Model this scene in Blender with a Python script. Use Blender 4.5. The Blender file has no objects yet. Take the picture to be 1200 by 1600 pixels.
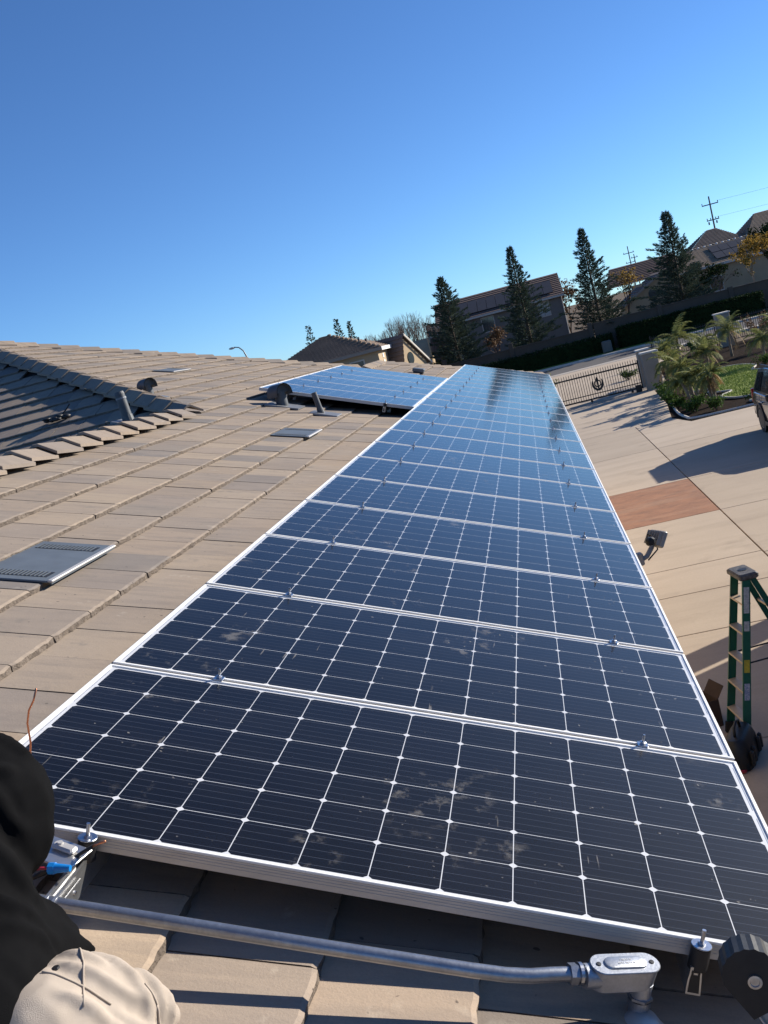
import bpy, math, random
from mathutils import Vector, Matrix, Euler
R = math.radians
S = bpy.context.scene
COL = S.collection
random.seed(7)

# ------------------------------------------------------------------ camera
cam_d = bpy.data.cameras.new('camera')
cam = bpy.data.objects.new('camera', cam_d)
COL.objects.link(cam)
CR = ((0.95971006, 0.129536, -0.24935323),
      (-0.22385488, -0.18391331, -0.95711279),
      (-0.16983994, 0.9743697, -0.14750619))
CAM = Vector((1.5074251, -2.0136443, 4.7))
mw = Matrix((CR[0], [-a for a in CR[1]], [-a for a in CR[2]])).transposed().to_4x4()
mw.translation = CAM
cam.matrix_world = mw
cam_d.sensor_fit = 'VERTICAL'
cam_d.sensor_height = 24.0
cam_d.lens = 24.0 * 1616.71 / 1600.0
cam_d.clip_start = 0.05
cam_d.clip_end = 4000
S.camera = cam
S.render.resolution_x, S.render.resolution_y = 768, 1024

# ------------------------------------------------------------------ light
SUN_EL, SUN_AZ = R(22.0), R(57)           # azimuth from +Y towards +X
sdir = Vector((math.cos(SUN_EL) * math.sin(SUN_AZ), math.cos(SUN_EL) * math.cos(SUN_AZ), math.sin(SUN_EL)))
world = bpy.data.worlds.new('World')
S.world = world
world.use_nodes = True
wn = world.node_tree
wn.nodes.clear()
sky = wn.nodes.new('ShaderNodeTexSky')
sky.sky_type = 'NISHITA'
sky.sun_disc = False
sky.sun_elevation = SUN_EL
sky.sun_rotation = SUN_AZ
sky.altitude = 0
sky.air_density = 0.7
sky.dust_density = 0.0
sky.ozone_density = 2.0
bg = wn.nodes.new('ShaderNodeBackground')
bg.inputs['Strength'].default_value = 0.059
wo = wn.nodes.new('ShaderNodeOutputWorld')
tint = wn.nodes.new('ShaderNodeMix')          # even white-balance of the whole sky
tint.data_type = 'RGBA'; tint.blend_type = 'MULTIPLY'
tint.inputs[0].default_value = 1.0
tint.inputs[7].default_value = (0.72, 1.08, 1.52, 1)
wn.links.new(sky.outputs[0], tint.inputs[6])
wn.links.new(tint.outputs[2], bg.inputs[0])
wn.links.new(bg.outputs[0], wo.inputs[0])
sun_d = bpy.data.lights.new('sun', 'SUN')
sun_d.energy = 4.5
sun_d.angle = R(0.5)
sun_d.color = (1.0, 0.93, 0.82)
sun = bpy.data.objects.new('sun', sun_d)
COL.objects.link(sun)
sun.location = (20, 20, 30)
sun.rotation_euler = sdir.to_track_quat('Z', 'Y').to_euler()
S.view_settings.view_transform = 'Standard'
S.view_settings.look = 'None'
S.view_settings.exposure = 0.80
S.view_settings.gamma = 1.0
S.view_settings.use_curve_mapping = False
S.render.engine = 'CYCLES'

# ------------------------------------------------------------------ helpers
class MB:
    """collects faces of one mesh"""
    def __init__(s):
        s.v = []; s.f = []; s.m = []
    def add(s, vs, fs, mi=0):
        o = len(s.v)
        s.v += [tuple(v) for v in vs]
        s.f += [tuple(i + o for i in f) for f in fs]
        s.m += [mi] * len(fs)
        return s
    def quad(s, a, b, c, d, mi=0): return s.add([a, b, c, d], [(0, 1, 2, 3)], mi)
    def poly(s, pts, mi=0): return s.add(pts, [tuple(range(len(pts)))], mi)
    def box(s, x0, x1, y0, y1, z0, z1, mi=0, X=None):
        p = [(x0, y0, z0), (x1, y0, z0), (x1, y1, z0), (x0, y1, z0), (x0, y0, z1), (x1, y0, z1), (x1, y1, z1), (x0, y1, z1)]
        if X is not None: p = [X @ Vector(q) for q in p]
        return s.add(p, [(0, 3, 2, 1), (4, 5, 6, 7), (0, 1, 5, 4), (1, 2, 6, 5), (2, 3, 7, 6), (3, 0, 4, 7)], mi)
    def cbox(s, x0, x1, y0, y1, z0, z1, b=.006, mi=0, X=None):
        """box with chamfered top/bottom and vertical edges"""
        def ring(i, z): return [(x0 + i + 0, y0 + b + i, z), (x0 + b + i, y0 + i, z), (x1 - b - i, y0 + i, z), (x1 - i, y0 + b + i, z),
                                (x1 - i, y1 - b - i, z), (x1 - b - i, y1 - i, z), (x0 + b + i, y1 - i, z), (x0 + i, y1 - b - i, z)]
        rs = [ring(b, z0), ring(0, z0 + b), ring(0, z1 - b), ring(b, z1)]
        return s.loft(rs, True, mi, X)
    def loft(s, rings, cap=True, mi=0, X=None, closed=True):
        n = len(rings[0]); vs = [p for r in rings for p in r]
        if X is not None: vs = [X @ Vector(q) for q in vs]
        fs = []
        for k in range(len(rings) - 1):
            for i in range(n if closed else n - 1):
                j = (i + 1) % n
                fs.append((k * n + i, k * n + j, (k + 1) * n + j, (k + 1) * n + i))
        if cap:
            fs.append(tuple(range(n - 1, -1, -1)))
            fs.append(tuple((len(rings) - 1) * n + i for i in range(n)))
        return s.add(vs, fs, mi)
    def cyl(s, a, b, r0, r1=None, n=12, cap=True, mi=0):
        a = Vector(a); b = Vector(b); r1 = r0 if r1 is None else r1
        d = (b - a).normalized()
        x = d.orthogonal().normalized(); y = d.cross(x)
        rs = [[c + (x * math.cos(2 * math.pi * i / n) + y * math.sin(2 * math.pi * i / n)) * r for i in range(n)] for c, r in ((a, r0), (b, r1))]
        return s.loft(rs, cap, mi)
    def tube(s, pts, r, n=8, cap=True, mi=0):
        pts = [Vector(p) for p in pts]
        rr = r if isinstance(r, (list, tuple)) else [r] * len(pts)
        rs = []; x = None
        for i, p in enumerate(pts):
            d = (pts[min(i + 1, len(pts) - 1)] - pts[max(i - 1, 0)]).normalized()
            x = d.orthogonal().normalized() if x is None else (x - d * x.dot(d)).normalized()
            y = d.cross(x)
            rs.append([p + (x * math.cos(2 * math.pi * k / n) + y * math.sin(2 * math.pi * k / n)) * rr[i] for k in range(n)])
        return s.loft(rs, cap, mi)
    def lathe(s, prof, n=16, c=(0, 0, 0), X=None, mi=0):
        rs = [[(c[0] + r * math.cos(2 * math.pi * i / n), c[1] + r * math.sin(2 * math.pi * i / n), c[2] + z) for i in range(n)] for r, z in prof]
        return s.loft(rs, True, mi, X)
    def prism(s, poly, z0, z1, mi=0, X=None):
        return s.loft([[(x, y, z0) for x, y in poly], [(x, y, z1) for x, y in poly]], True, mi, X)
    def blob(s, c, r, n=10, m=7, mi=0, X=None):
        rx, ry, rz = r if isinstance(r, (tuple, list)) else (r, r, r)
        rs = []
        for j in range(m + 1):
            t = math.pi * (0.02 + .96 * j / m)
            rs.append([(c[0] + rx * math.sin(t) * math.cos(2 * math.pi * i / n), c[1] + ry * math.sin(t) * math.sin(2 * math.pi * i / n), c[2] - rz * math.cos(t)) for i in range(n)])
        return s.loft(rs, True, mi, X)
    def mesh(s, name, mats, smooth=False):
        me = bpy.data.meshes.new(name)
        me.from_pydata([tuple(v) for v in s.v], [], s.f)
        for m in (mats if isinstance(mats, (list, tuple)) else [mats]): me.materials.append(m)
        if any(s.m): me.polygons.foreach_set('material_index', s.m)
        if smooth: me.polygons.foreach_set('use_smooth', [True] * len(me.polygons))
        me.update()
        return me
    def build(s, name, mats, parent=None, smooth=False, **k):
        return link(name, s.mesh(name, mats, smooth), parent, **k)

def link(name, data, parent=None, loc=None, rot=None, mat=None):
    o = bpy.data.objects.new(name, data)
    COL.objects.link(o)
    if parent is not None: o.parent = parent
    if loc is not None: o.location = loc
    if rot is not None: o.rotation_euler = rot
    if mat is not None: o.matrix_local = mat
    return o
def tag(o, label=None, cat=None, group=None, kind=None):
    if label: o['label'] = label
    if cat: o['category'] = cat
    if group: o['group'] = group
    if kind: o['kind'] = kind
    return o
def thing(name, label, cat, loc=(0, 0, 0), rot=(0, 0, 0), group=None):
    return tag(link(name, None, loc=loc, rot=rot), label, cat, group)
def struct(o): o['kind'] = 'structure'; return o
def copy_tree(o, parent=None):
    c = o.copy(); COL.objects.link(c); c.parent = parent
    for ch in o.children: copy_tree(ch, c)
    return c
def smooth_angle(o, a=40):
    me = o.data
    me.polygons.foreach_set('use_smooth', [True] * len(me.polygons))
    try: me.set_sharp_from_angle(angle=R(a))
    except Exception: pass
    return o

def nd(t, kind, **k):
    n = t.nodes.new(kind)
    for a, v in k.items():
        if hasattr(n, a): setattr(n, a, v)
    return n
def new_mat(name):
    m = bpy.data.materials.new(name); m.use_nodes = True
    t = m.node_tree
    return m, t, t.nodes['Principled BSDF']
def lk(t, a, b): t.links.new(a, b)
def mixc(t, fac, a, b, mode='MIX'):
    n = t.nodes.new('ShaderNodeMix'); n.data_type = 'RGBA'; n.blend_type = mode
    for i, v in ((0, fac), (6, a), (7, b)):
        if hasattr(v, 'is_output') or isinstance(v, bpy.types.NodeSocket): t.links.new(v, n.inputs[i])
        elif i == 0: n.inputs[0].default_value = v
        else: n.inputs[i].default_value = (*v, 1) if len(v) == 3 else v
    return n.outputs[2]
def math_n(t, op, a, b=None, c=None):
    n = t.nodes.new('ShaderNodeMath'); n.operation = op
    for i, v in enumerate((a, b, c)):
        if v is None: continue
        if isinstance(v, bpy.types.NodeSocket): t.links.new(v, n.inputs[i])
        else: n.inputs[i].default_value = v
    return n.outputs[0]
def rng(t, v, a, b, c=0., d=1.):
    n = t.nodes.new('ShaderNodeMapRange'); n.clamp = True
    t.links.new(v, n.inputs[0])
    for i, x in enumerate((a, b, c, d)): n.inputs[i + 1].default_value = x
    return n.outputs[0]
def noise(t, scale, detail=4, rough=.55, stretch=None, coord='Object', rot=None):
    if coord == 'Position':
        src = nd(t, 'ShaderNodeNewGeometry').outputs['Position']
    else:
        src = nd(t, 'ShaderNodeTexCoord').outputs[coord]
    if stretch or rot:
        mp = nd(t, 'ShaderNodeMapping')
        if stretch: mp.inputs['Scale'].default_value = stretch
        if rot: mp.inputs['Rotation'].default_value = rot
        lk(t, src, mp.inputs[0]); src = mp.outputs[0]
    n = nd(t, 'ShaderNodeTexNoise')
    n.inputs['Scale'].default_value = scale
    n.inputs['Detail'].default_value = detail
    n.inputs['Roughness'].default_value = rough
    lk(t, src, n.inputs['Vector'])
    return n.outputs['Fac']
def bump(t, b, h, dist=.01, strength=.5):
    n = nd(t, 'ShaderNodeBump'); n.inputs['Strength'].default_value = strength; n.inputs['Distance'].default_value = dist
    lk(t, h, n.inputs['Height']); lk(t, n.outputs[0], b.inputs['Normal'])
def pm(name, c1, c2=None, scale=8, rough=.7, metal=0., bd=0., coord='Position', stretch=None, spec=.5, rnd=0., coat=0., fine=None):
    """two-tone noise material; rnd adds brightness change from object to object"""
    m, t, b = new_mat(name)
    c2 = c2 or tuple(x * .8 for x in c1)
    n = noise(t, scale, 6, .6, stretch, coord)
    col = mixc(t, rng(t, n, .3, .7), c1, c2)
    if fine:
        n2 = noise(t, fine, 3, .6, None, coord)
        col = mixc(t, rng(t, n2, .35, .75, 0, .35), col, tuple(x * .6 for x in c2))
    if rnd:
        oi = nd(t, 'ShaderNodeObjectInfo')
        k = rng(t, oi.outputs['Random'], 0, 1, 1 - rnd, 1 + rnd)
        hs = nd(t, 'ShaderNodeHueSaturation'); lk(t, k, hs.inputs['Value']); lk(t, col, hs.inputs['Color']); col = hs.outputs[0]
    lk(t, col, b.inputs['Base Color'])
    b.inputs['Roughness'].default_value = rough
    b.inputs['Metallic'].default_value = metal
    b.inputs['Specular IOR Level'].default_value = spec
    b.inputs['Coat Weight'].default_value = coat
    if bd: bump(t, b, noise(t, (fine or scale * 3), 4, .6, stretch, coord), bd, .6)
    return m

# roof frame: u down the slope (towards the eave), v along the eave, n off the array plane
PITCH = R(21.0)
CP, SP, TP = math.cos(PITCH), math.sin(PITCH), math.tan(PITCH)
OZ = 3.9683148
def RW(u, v, n): return Vector((u * CP + n * SP, v, OZ - u * SP + n * CP))
def pix(p):
    q = Vector(p) - CAM
    x, y, z = (sum(CR[k][i] * q[i] for i in range(3)) for k in range(3))
    return (384 + 1034.7 * x / z, 512 + 1034.7 * y / z, z)
ORD = ['first', 'second', 'third', 'fourth', 'fifth', 'sixth', 'seventh', 'eighth', 'ninth', 'tenth', 'eleventh', 'twelfth', 'thirteenth',
       'fourteenth', 'fifteenth', 'sixteenth', 'seventeenth', 'eighteenth', 'nineteenth', 'twentieth', 'twenty-first', 'twenty-second']

# ------------------------------------------------------------------ materials
def tile_material(name='concrete_roof_tile', gain=None):
    m, t, b = new_mat(name)
    oi = nd(t, 'ShaderNodeObjectInfo').outputs['Random']
    at = nd(t, 'ShaderNodeAttribute'); at.attribute_name = 'rnd'
    r = math_n(t, 'FRACT', math_n(t, 'ADD', oi, at.outputs['Fac']))
    ramp = nd(t, 'ShaderNodeValToRGB'); cr = ramp.color_ramp
    cr.elements[0].position = 0; cr.elements[0].color = (0.266, 0.213, 0.167, 1)
    cr.elements[1].position = 1; cr.elements[1].color = (0.196, 0.170, 0.151, 1)
    for p, c in ((.16, (0.328, 0.262, 0.198)), (.32, (0.234, 0.196, 0.166)), (.48, (0.343, 0.270, 0.198)), (.6, (0.171, 0.156, 0.146)), (.7, (0.289, 0.231, 0.182)), (.86, (0.312, 0.242, 0.177))):
        e = cr.elements.new(p); e.color = (*c, 1)
    lk(t, r, ramp.inputs[0])
    st = noise(t, 3.2, 5, .62, (0.9, 5.5, 1), 'Position')          # streaks down the slope
    bl = noise(t, 2.1, 4, .6, None, 'Position')
    fi = noise(t, 160, 2, .7, None, 'Position')
    col = mixc(t, rng(t, st, .46, .72, 0, .5), ramp.outputs[0], (0.152, 0.132, 0.119))
    col = mixc(t, rng(t, bl, .48, .72, 0, .45), col, (0.328, 0.265, 0.206))
    col = mixc(t, rng(t, fi, .45, .8, 0, .3), col, (0.157, 0.129, 0.107))
    pit = noise(t, 38, 1, .5, None, 'Position')
    col = mixc(t, rng(t, pit, .755, .79, 0, .8), col, (0.071, 0.058, 0.051))
    li = noise(t, 9, 3, .6, None, 'Position'); l2 = noise(t, 1.3, 2, .5, None, 'Position')
    col = mixc(t, math_n(t, 'MULTIPLY', rng(t, li, .60, .70), rng(t, l2, .45, .6, 0, .55)), col, (.17, .15, .13))
    col = mixc(t, math_n(t, 'MULTIPLY', rng(t, li, .36, .27), rng(t, l2, .55, .42, 0, .4)), col, (.45, .40, .33))
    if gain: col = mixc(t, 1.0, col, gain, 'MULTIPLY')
    lk(t, col, b.inputs['Base Color'])
    b.inputs['Roughness'].default_value = .92
    b.inputs['Specular IOR Level'].default_value = .25
    h = mixc(t, .45, fi, pit)
    bump(t, b, h, .003, .45)
    return m
M = {}
M['tile'] = tile_material()
M['tile_pale'] = tile_material('paler_roof_tile', (1.42, 1.38, 1.32))
M['tile_edge'] = pm('broken_tile_edge', (.25, .205, .165), (.11, .09, .075), 30, .95, bd=.02, spec=.1, fine=95)
M['deck'] = pm('roof_underlay', (.045, .042, .04), (.03, .028, .026), 6, .9)
M['stucco'] = pm('tan_stucco', (.42, .34, .25), (.37, .30, .22), 3, .9, bd=.004, fine=60)
M['fascia'] = pm('painted_fascia', (.30, .25, .20), (.26, .215, .17), 4, .7)
M['alu'] = pm('anodised_aluminium', (.80, .79, .76), (.74, .73, .70), 14, .5)
M['alu_side'] = pm('brushed_aluminium', (.58, .56, .53), (.50, .48, .455), 40, .5, metal=.45, stretch=(.1, 1, 1))
M['rail'] = pm('mill_aluminium_rail', (.66, .66, .66), (.5, .5, .5), 20, .35, metal=.9)
M['black_metal'] = pm('black_anodised_metal', (.012, .012, .013), (.02, .02, .022), 20, .45)
M['zinc'] = pm('zinc_plated_steel', (.60, .61, .63), (.42, .43, .46), 60, .32, metal=1.)
M['galv'] = pm('galvanised_steel', (.42, .44, .47), (.30, .32, .36), 26, .40, metal=.92, bd=.0006, fine=120)
M['cast'] = pm('cast_aluminium', (.46, .48, .52), (.38, .40, .43), 40, .42, metal=.75, bd=.0008, fine=200)
M['vent_metal'] = pm('grey_painted_vent', (.115, .135, .155), (.09, .105, .12), 7, .5, spec=.5)
M['dark_pipe'] = pm('grey_painted_pipe', (.075, .085, .095), (.05, .056, .062), 12, .55)
M['lead'] = pm('lead_flashing', (.24, .25, .27), (.16, .17, .18), 12, .5, metal=.4)
M['black_plastic'] = pm('black_plastic', (.012, .012, .013), (.02, .02, .02), 30, .5, bd=.001)
M['copper'] = pm('copper_wire', (.78, .33, .18), (.6, .24, .13), 30, .35, metal=.9)
M['red_ins'] = pm('red_insulation', (.38, .02, .04), None, 30, .4)
M['blue_plastic'] = pm('blue_plastic', (.01, .22, .62), (.008, .17, .5), 30, .35)
M['concrete'] = None

# ------------------------------------------------------------------ own house and its tiled roof
UE = 1.95                                   # eave
ND = -0.205                                 # roof deck below the array plane
house = thing('tiled_house', 'brown tiled house roof underfoot, carrying the solar panels', 'house')
V_NEAR = -3.6
def hipA(u): return 8.4 - (u + 2.15) * CP       # near hip v at u
def hipF(u): return 17.5 + (u + 3.5) * CP       # far hip
UP = -7.69; VP_ = 13.58
def utop(v):
    if v < 8.4: return -2.15
    if v < VP_: return -2.15 - (v - 8.4) / CP
    if v < 19.0: return -3.5 + (v - 17.5) / CP
    if v < 21.4: return -1.9
    return -1.9 + (v - 21.4) / CP
VF = 21.4 + (UE + 1.9) * CP
deck = MB()
A = [(UE, V_NEAR), (UE, VF), (-1.9, 21.4), (-1.9, 19.0), (UP, VP_), (-2.15, 8.4), (-2.15, V_NEAR)]
deck.poly([RW(u, v, ND) for u, v in A])
xe, ze = RW(UE, 0, ND).x, RW(UE, 0, ND).z
xr, zr = RW(-2.15, 0, ND).x, RW(-2.15, 0, ND).z
pk = RW(UP, VP_, ND)
yB = hipA(UE)
hipb = RW(-2.15, 8.4, ND)
XL = pk.x - 7.0
deck.poly([hipb, pk, (XL, pk.y, pk.z), (XL, yB, ze), (xr - (xe - xr), yB, ze)])                      # slope towards the camera
deck.poly([(xr, V_NEAR, zr), hipb, (xr - (xe - xr), yB, ze), (xr - (xe - xr), V_NEAR, ze)])          # back of the near wing
yF = pk.y + (pk.y - yB)
xr2 = RW(-1.9, 0, ND).x; zr2 = RW(-1.9, 0, ND).z
deck.poly([pk, RW(-1.9, 19, ND), (xr2 - (xe - xr2), yF, ze), (XL, yF, ze), (XL, pk.y, pk.z)])        # far slope
deck.poly([RW(-1.9, 19, ND), RW(-1.9, 21.4, ND), (xr2 - (xe - xr2), VF, ze), (xr2 - (xe - xr2), yF, ze)])
deck.poly([RW(-1.9, 21.4, ND), RW(UE, VF, ND), (xr2 - (xe - xr2), VF, ze)])
deck.poly([(XL, yB, ze), (XL, pk.y, pk.z), (XL, yF, ze)])
deck.build('roof_deck', M['deck'], house)
w = MB()
xw = xe - .5; xl = xr - (xe - xr) + .5
w.box(xl, xw, V_NEAR + .5, VF - .5, -.3, ze - .12)
w.box(XL + .1, xl + .02, yB + .5, yF - .5, -.3, ze - .14)
w.build('wall', M['stucco'], house)
g = MB().poly([(xl, V_NEAR + .5, ze - .12), (xw, V_NEAR + .5, ze - .12), (xr, V_NEAR + .5, zr - .16)])
g.build('gable_wall', M['stucco'], house)
f = MB()
f.box(xe - .04, xe - .005, V_NEAR, VF - .03, ze - .17, ze - .012)
f.build('fascia', M['fascia'], house)
f = MB().box(xw, xe - .04, V_NEAR, VF - .03, ze - .165, ze - .15)
f.build('soffit', M['fascia'], house)

TILE_T, EXPO, TW = .026, .333, .331
TILT = math.atan(TILE_T / EXPO)
def tile_mesh(i, L=.40, W=.3255):
    rg = random.Random(100 + i); n = 12
    mb = MB(); rows = []
    xs = [-W / 2 + W * k / (n - 1) for k in range(n)]
    butt_t = [rg.uniform(-.0032, .0015) for _ in range(n)]
    butt_b = [rg.uniform(-.003, .006) for _ in range(n)]
    if rg.random() < .2: butt_t[0] -= rg.uniform(.003, .009)
    if rg.random() < .2: butt_t[-1] -= rg.uniform(.003, .009)
    r = []
    r.append([(-L, x, 0) for x in xs])
    r.append([(-.012 + butt_t[k], x, 0) for k, x in enumerate(xs)])
    r.append([(butt_t[k], x, -.004 + rg.uniform(-.003, .001)) for k, x in enumerate(xs)])
    r.append([((butt_b[k] + butt_t[k]) / 2, x, -.015 + rg.uniform(-.004, .003)) for k, x in enumerate(xs)])
    r.append([(butt_b[k], x, -TILE_T) for k, x in enumerate(xs)])
    mb.v = [p for q in r for p in q]
    for k in range(4):
        for j in range(n - 1):
            a = k * n + j
            mb.f.append((a, a + n, a + n + 1, a + 1)); mb.m.append(1 if k >= 2 else 0)
    # two sides
    for j in (0, n - 1):
        ids = [j, n + j, 2 * n + j, 3 * n + j, 4 * n + j]
        o = len(mb.v); mb.v.append((-L, xs[j], -TILE_T * .6))
        ids.append(o)
        mb.f.append(tuple(ids) if j else tuple(reversed(ids))); mb.m.append(1)
    return mb
TILES = [tile_mesh(i) for i in range(9)]
TILE_ME = [t.mesh('roof_tile', [M['tile'], M['tile_edge']]) for t in TILES]
PALE_ME = [t.mesh('roof_tile', [M['tile_pale'], M['tile_edge']]) for t in TILES]      # paler tiles in the row by the near end of the panels
N0 = -0.14
places = []           # (matrix, screen weight)
eA = Euler((0, PITCH - TILT, 0)).to_matrix().to_4x4()
eB = Euler((0, PITCH - TILT, R(-90))).to_matrix().to_4x4()
k0 = int((UE + .42) / EXPO); rg = random.Random(3)
def in_array(u, v, m):
    return (m < u < 1.956 - m and m < v < 22.26 - m) or (-1.966 + m < u < .01 and 10.66 + m < v < 16.7 - m)
for k in range(k0, -30, -1):
    uk = -.42 + EXPO * k
    sh = (.5 if k % 2 else 0.) + rg.uniform(-.1, .1)
    v = V_NEAR - sh * TW
    while v < 25.3:
        v += TW
        if in_array(uk - .17, v, .42): continue
        if v > VF - (UE - uk) * CP and v > 21.4: continue
        ut = utop(v)
        if uk - EXPO * .75 < ut: continue
        p = RW(uk, v, N0 + rg.uniform(-.0015, .0025))
        mt = Matrix.Translation(p) @ eA @ Matrix.Rotation(rg.uniform(-.004, .004), 4, 'Z')
        places.append([mt, p, 'A'])
peB = RW(UE, 0, N0).z
for k in range(6, 31):
    s = k * EXPO + .1
    y = yB + s * CP; z = peB + s * SP
    xh = RW(UE, 0, N0).x - (y - yB)
    x = xh - .05 - rg.uniform(0, .25)
    while x > -10.2:
        x -= TW
        if y - yB < (xr - (x)) * -1 + 4.2 and (y - 8.4) < -abs(x - xr) * 1.0 + .15: continue
        if x < xr and (8.4 - y) > (xr - x) : continue
        p = Vector((x, y, z + rg.uniform(-.0015, .002)))
        places.append([Matrix.Translation(p) @ eB, p, 'B'])
for q in places:
    x, y, z = pix(q[1])
    vis = z > .2 and -40 < x < 800 and y < 1080
    q.append((1 / (z * z) if vis else 0) * (1 if q[2] == 'A' else .6))
places.sort(key=lambda q: -q[3])
rest = MB(); rr = []
for i, q in enumerate(places):
    j = rg.randrange(9)
    if i < 300:
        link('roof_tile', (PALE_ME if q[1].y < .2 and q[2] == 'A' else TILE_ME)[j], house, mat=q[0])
    else:
        o = len(rest.f)
        rest.add([q[0] @ Vector(v) for v in TILES[j].v], TILES[j].f)
        for a, b in enumerate(TILES[j].m): rest.m[o + a] = b
        rr += [rg.random()] * len(TILES[j].f)
ro = rest.build('roof_tile_field', [M['tile'], M['tile_edge']], house)
ro['kind'] = 'stuff'
at = ro.data.attributes.new('rnd', 'FLOAT', 'FACE'); at.data.foreach_set('value', rr)

# ridge and hip caps
def cap_mesh(i):
    rg = random.Random(40 + i)
    L, hw, t, dz = .42, .155, .024, .085
    a, b = MB(), None
    top = [(-hw, -dz), (-.02, -.002), (.02, -.002), (hw, -dz)]
    rings = []
    for y in (0, .012, L):
        e = .004 if y == 0 else 0
        rings.append([(x + rg.uniform(-.002, .002), y + rg.uniform(-.004, .002), z - e) for x, z in top] + [(x * .98, y, z - t) for x, z in reversed(top)])
    a.loft(rings, True)
    return a.mesh('ridge_tile', [M['tile']])
CAPS = [cap_mesh(i) for i in range(4)]
def caps(p0, p1, step=.33, lift=.05, tilt=.075):
    d = (p1 - p0); n = max(1, int(d.length / step)); d.normalize()
    side = d.cross(Vector((0, 0, 1))).normalized(); up = side.cross(d)
    for i in range(n):
        p = p0 + d * step * i + up * lift
        m = Matrix((side, d, up)).transposed().to_4x4(); m.translation = p
        link('ridge_tile', CAPS[rg.randrange(4)], house, mat=m @ Matrix.Rotation(-tilt, 4, 'X') @ Matrix.Rotation(rg.uniform(-.03, .03), 4, 'Z'))
caps(RW(-2.15, 3.0, N0), RW(-2.15, 8.45, N0), .40, .09, .085)
caps(RW(-2.1, 8.35, N0), RW(UP, VP_, N0), .335, .105, .07)
caps(RW(UE - .1, VF - .1, N0), RW(-1.9, 21.4, N0), .335, .05, .07)
caps(RW(-1.9, 21.5, N0), RW(-1.9, 19.0, N0), .335, .05, .07)
caps(RW(-2.0, 18.9, N0), RW(UP, VP_, N0), .36, .055, .075)

# ------------------------------------------------------------------ solar panels
def glass_material():
    m, t, b = new_mat('panel_glass')
    t.nodes.remove(b)
    ge = nd(t, 'ShaderNodeNewGeometry'); vm = nd(t, 'ShaderNodeVectorMath'); vm.operation = 'DOT_PRODUCT'
    lk(t, ge.outputs['Normal'], vm.inputs[0]); lk(t, ge.outputs['Incoming'], vm.inputs[1])
    cs = math_n(t, 'ABSOLUTE', vm.outputs['Value'])
    fr = math_n(t, 'MULTIPLY_ADD', math_n(t, 'POWER', math_n(t, 'SUBTRACT', 1.0, cs), 6.2), .975, .008)
    tr = nd(t, 'ShaderNodeBsdfTransparent'); gl = nd(t, 'ShaderNodeBsdfGlossy')
    gl.inputs['Color'].default_value = (.92, .90, .86, 1)
    gl.inputs['Roughness'].default_value = .085
    mx = nd(t, 'ShaderNodeMixShader'); lk(t, fr, mx.inputs[0]); lk(t, tr.outputs[0], mx.inputs[1]); lk(t, gl.outputs[0], mx.inputs[2])
    df = nd(t, 'ShaderNodeBsdfDiffuse'); df.inputs[0].default_value = (.62, .58, .52, 1)
    n1 = noise(t, 2.3, 3, .5, None, 'Position'); n2 = noise(t, 17, 4, .65, (1, .8, 1), 'Position')
    n3 = noise(t, 4.5, 3, .6, (.5, 1.6, 1), 'Position')
    sm = math_n(t, 'MULTIPLY', rng(t, n1, .60, .68), rng(t, n2, .55, .68))
    # wiped scratches: thin stretched noise
    sc = noise(t, 9, 2, .5, (9, .6, 1), 'Position', (0, 0, .5)); s2 = noise(t, 3.1, 2, .5, None, 'Position')
    sw = math_n(t, 'MULTIPLY', rng(t, sc, .70, .74), rng(t, s2, .56, .62))
    sp = noise(t, 60, 1, .5, None, 'Position')
    dots = math_n(t, 'MULTIPLY', rng(t, sp, .74, .78), rng(t, n3, .5, .65))
    f = math_n(t, 'ADD', math_n(t, 'MULTIPLY', sm, .15), math_n(t, 'MULTIPLY', sw, .2))
    f = math_n(t, 'ADD', f, math_n(t, 'MULTIPLY', dots, .35))
    f = math_n(t, 'ADD', f, math_n(t, 'MULTIPLY', rng(t, n3, .4, .8), .006))
    mx2 = nd(t, 'ShaderNodeMixShader'); lk(t, math_n(t, 'ADD', f, .0015), mx2.inputs[0]); lk(t, mx.outputs[0], mx2.inputs[1]); lk(t, df.outputs[0], mx2.inputs[2])
    lk(t, mx2.outputs[0], t.nodes['Material Output'].inputs[0])
    return m
def cell_material():
    m, t, b = new_mat('silicon_cell')
    tc = nd(t, 'ShaderNodeTexCoord'); sx = nd(t, 'ShaderNodeSeparateXYZ'); lk(t, tc.outputs['Object'], sx.inputs[0])
    y = math_n(t, 'FRACT', math_n(t, 'ADD', math_n(t, 'DIVIDE', sx.outputs['Y'], .1585), 20.5))
    y = math_n(t, 'FRACT', math_n(t, 'MULTIPLY', y, 5.0))
    d = math_n(t, 'ABSOLUTE', math_n(t, 'SUBTRACT', y, .5))
    line = rng(t, d, .016, .024, 1, 0)
    oi = nd(t, 'ShaderNodeObjectInfo')
    n = noise(t, 5, 3, .5, None, 'Position')
    c = mixc(t, n, (.0013, .0018, .0045), (.0022, .0029, .0068))
    hs = nd(t, 'ShaderNodeHueSaturation'); lk(t, c, hs.inputs['Color']); lk(t, rng(t, oi.outputs['Random'], 0, 1, .75, 1.3), hs.inputs['Value'])
    c = mixc(t, line, hs.outputs[0], (.055, .062, .082))
    lk(t, c, b.inputs['Base Color'])
    b.inputs['Roughness'].default_value = .5
    b.inputs['Specular IOR Level'].default_value = .15
    return m
M['glass'] = glass_material()
M['cell'] = cell_material()
M['backsheet'] = pm('white_backsheet', (.58, .59, .61), (.54, .55, .57), 8, .5)
M['ribbon'] = pm('tinned_ribbon', (.42, .44, .47), None, 30, .35, metal=.5)
PL, PW, PT, LIP = 1.956, .992, .040, .011
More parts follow.
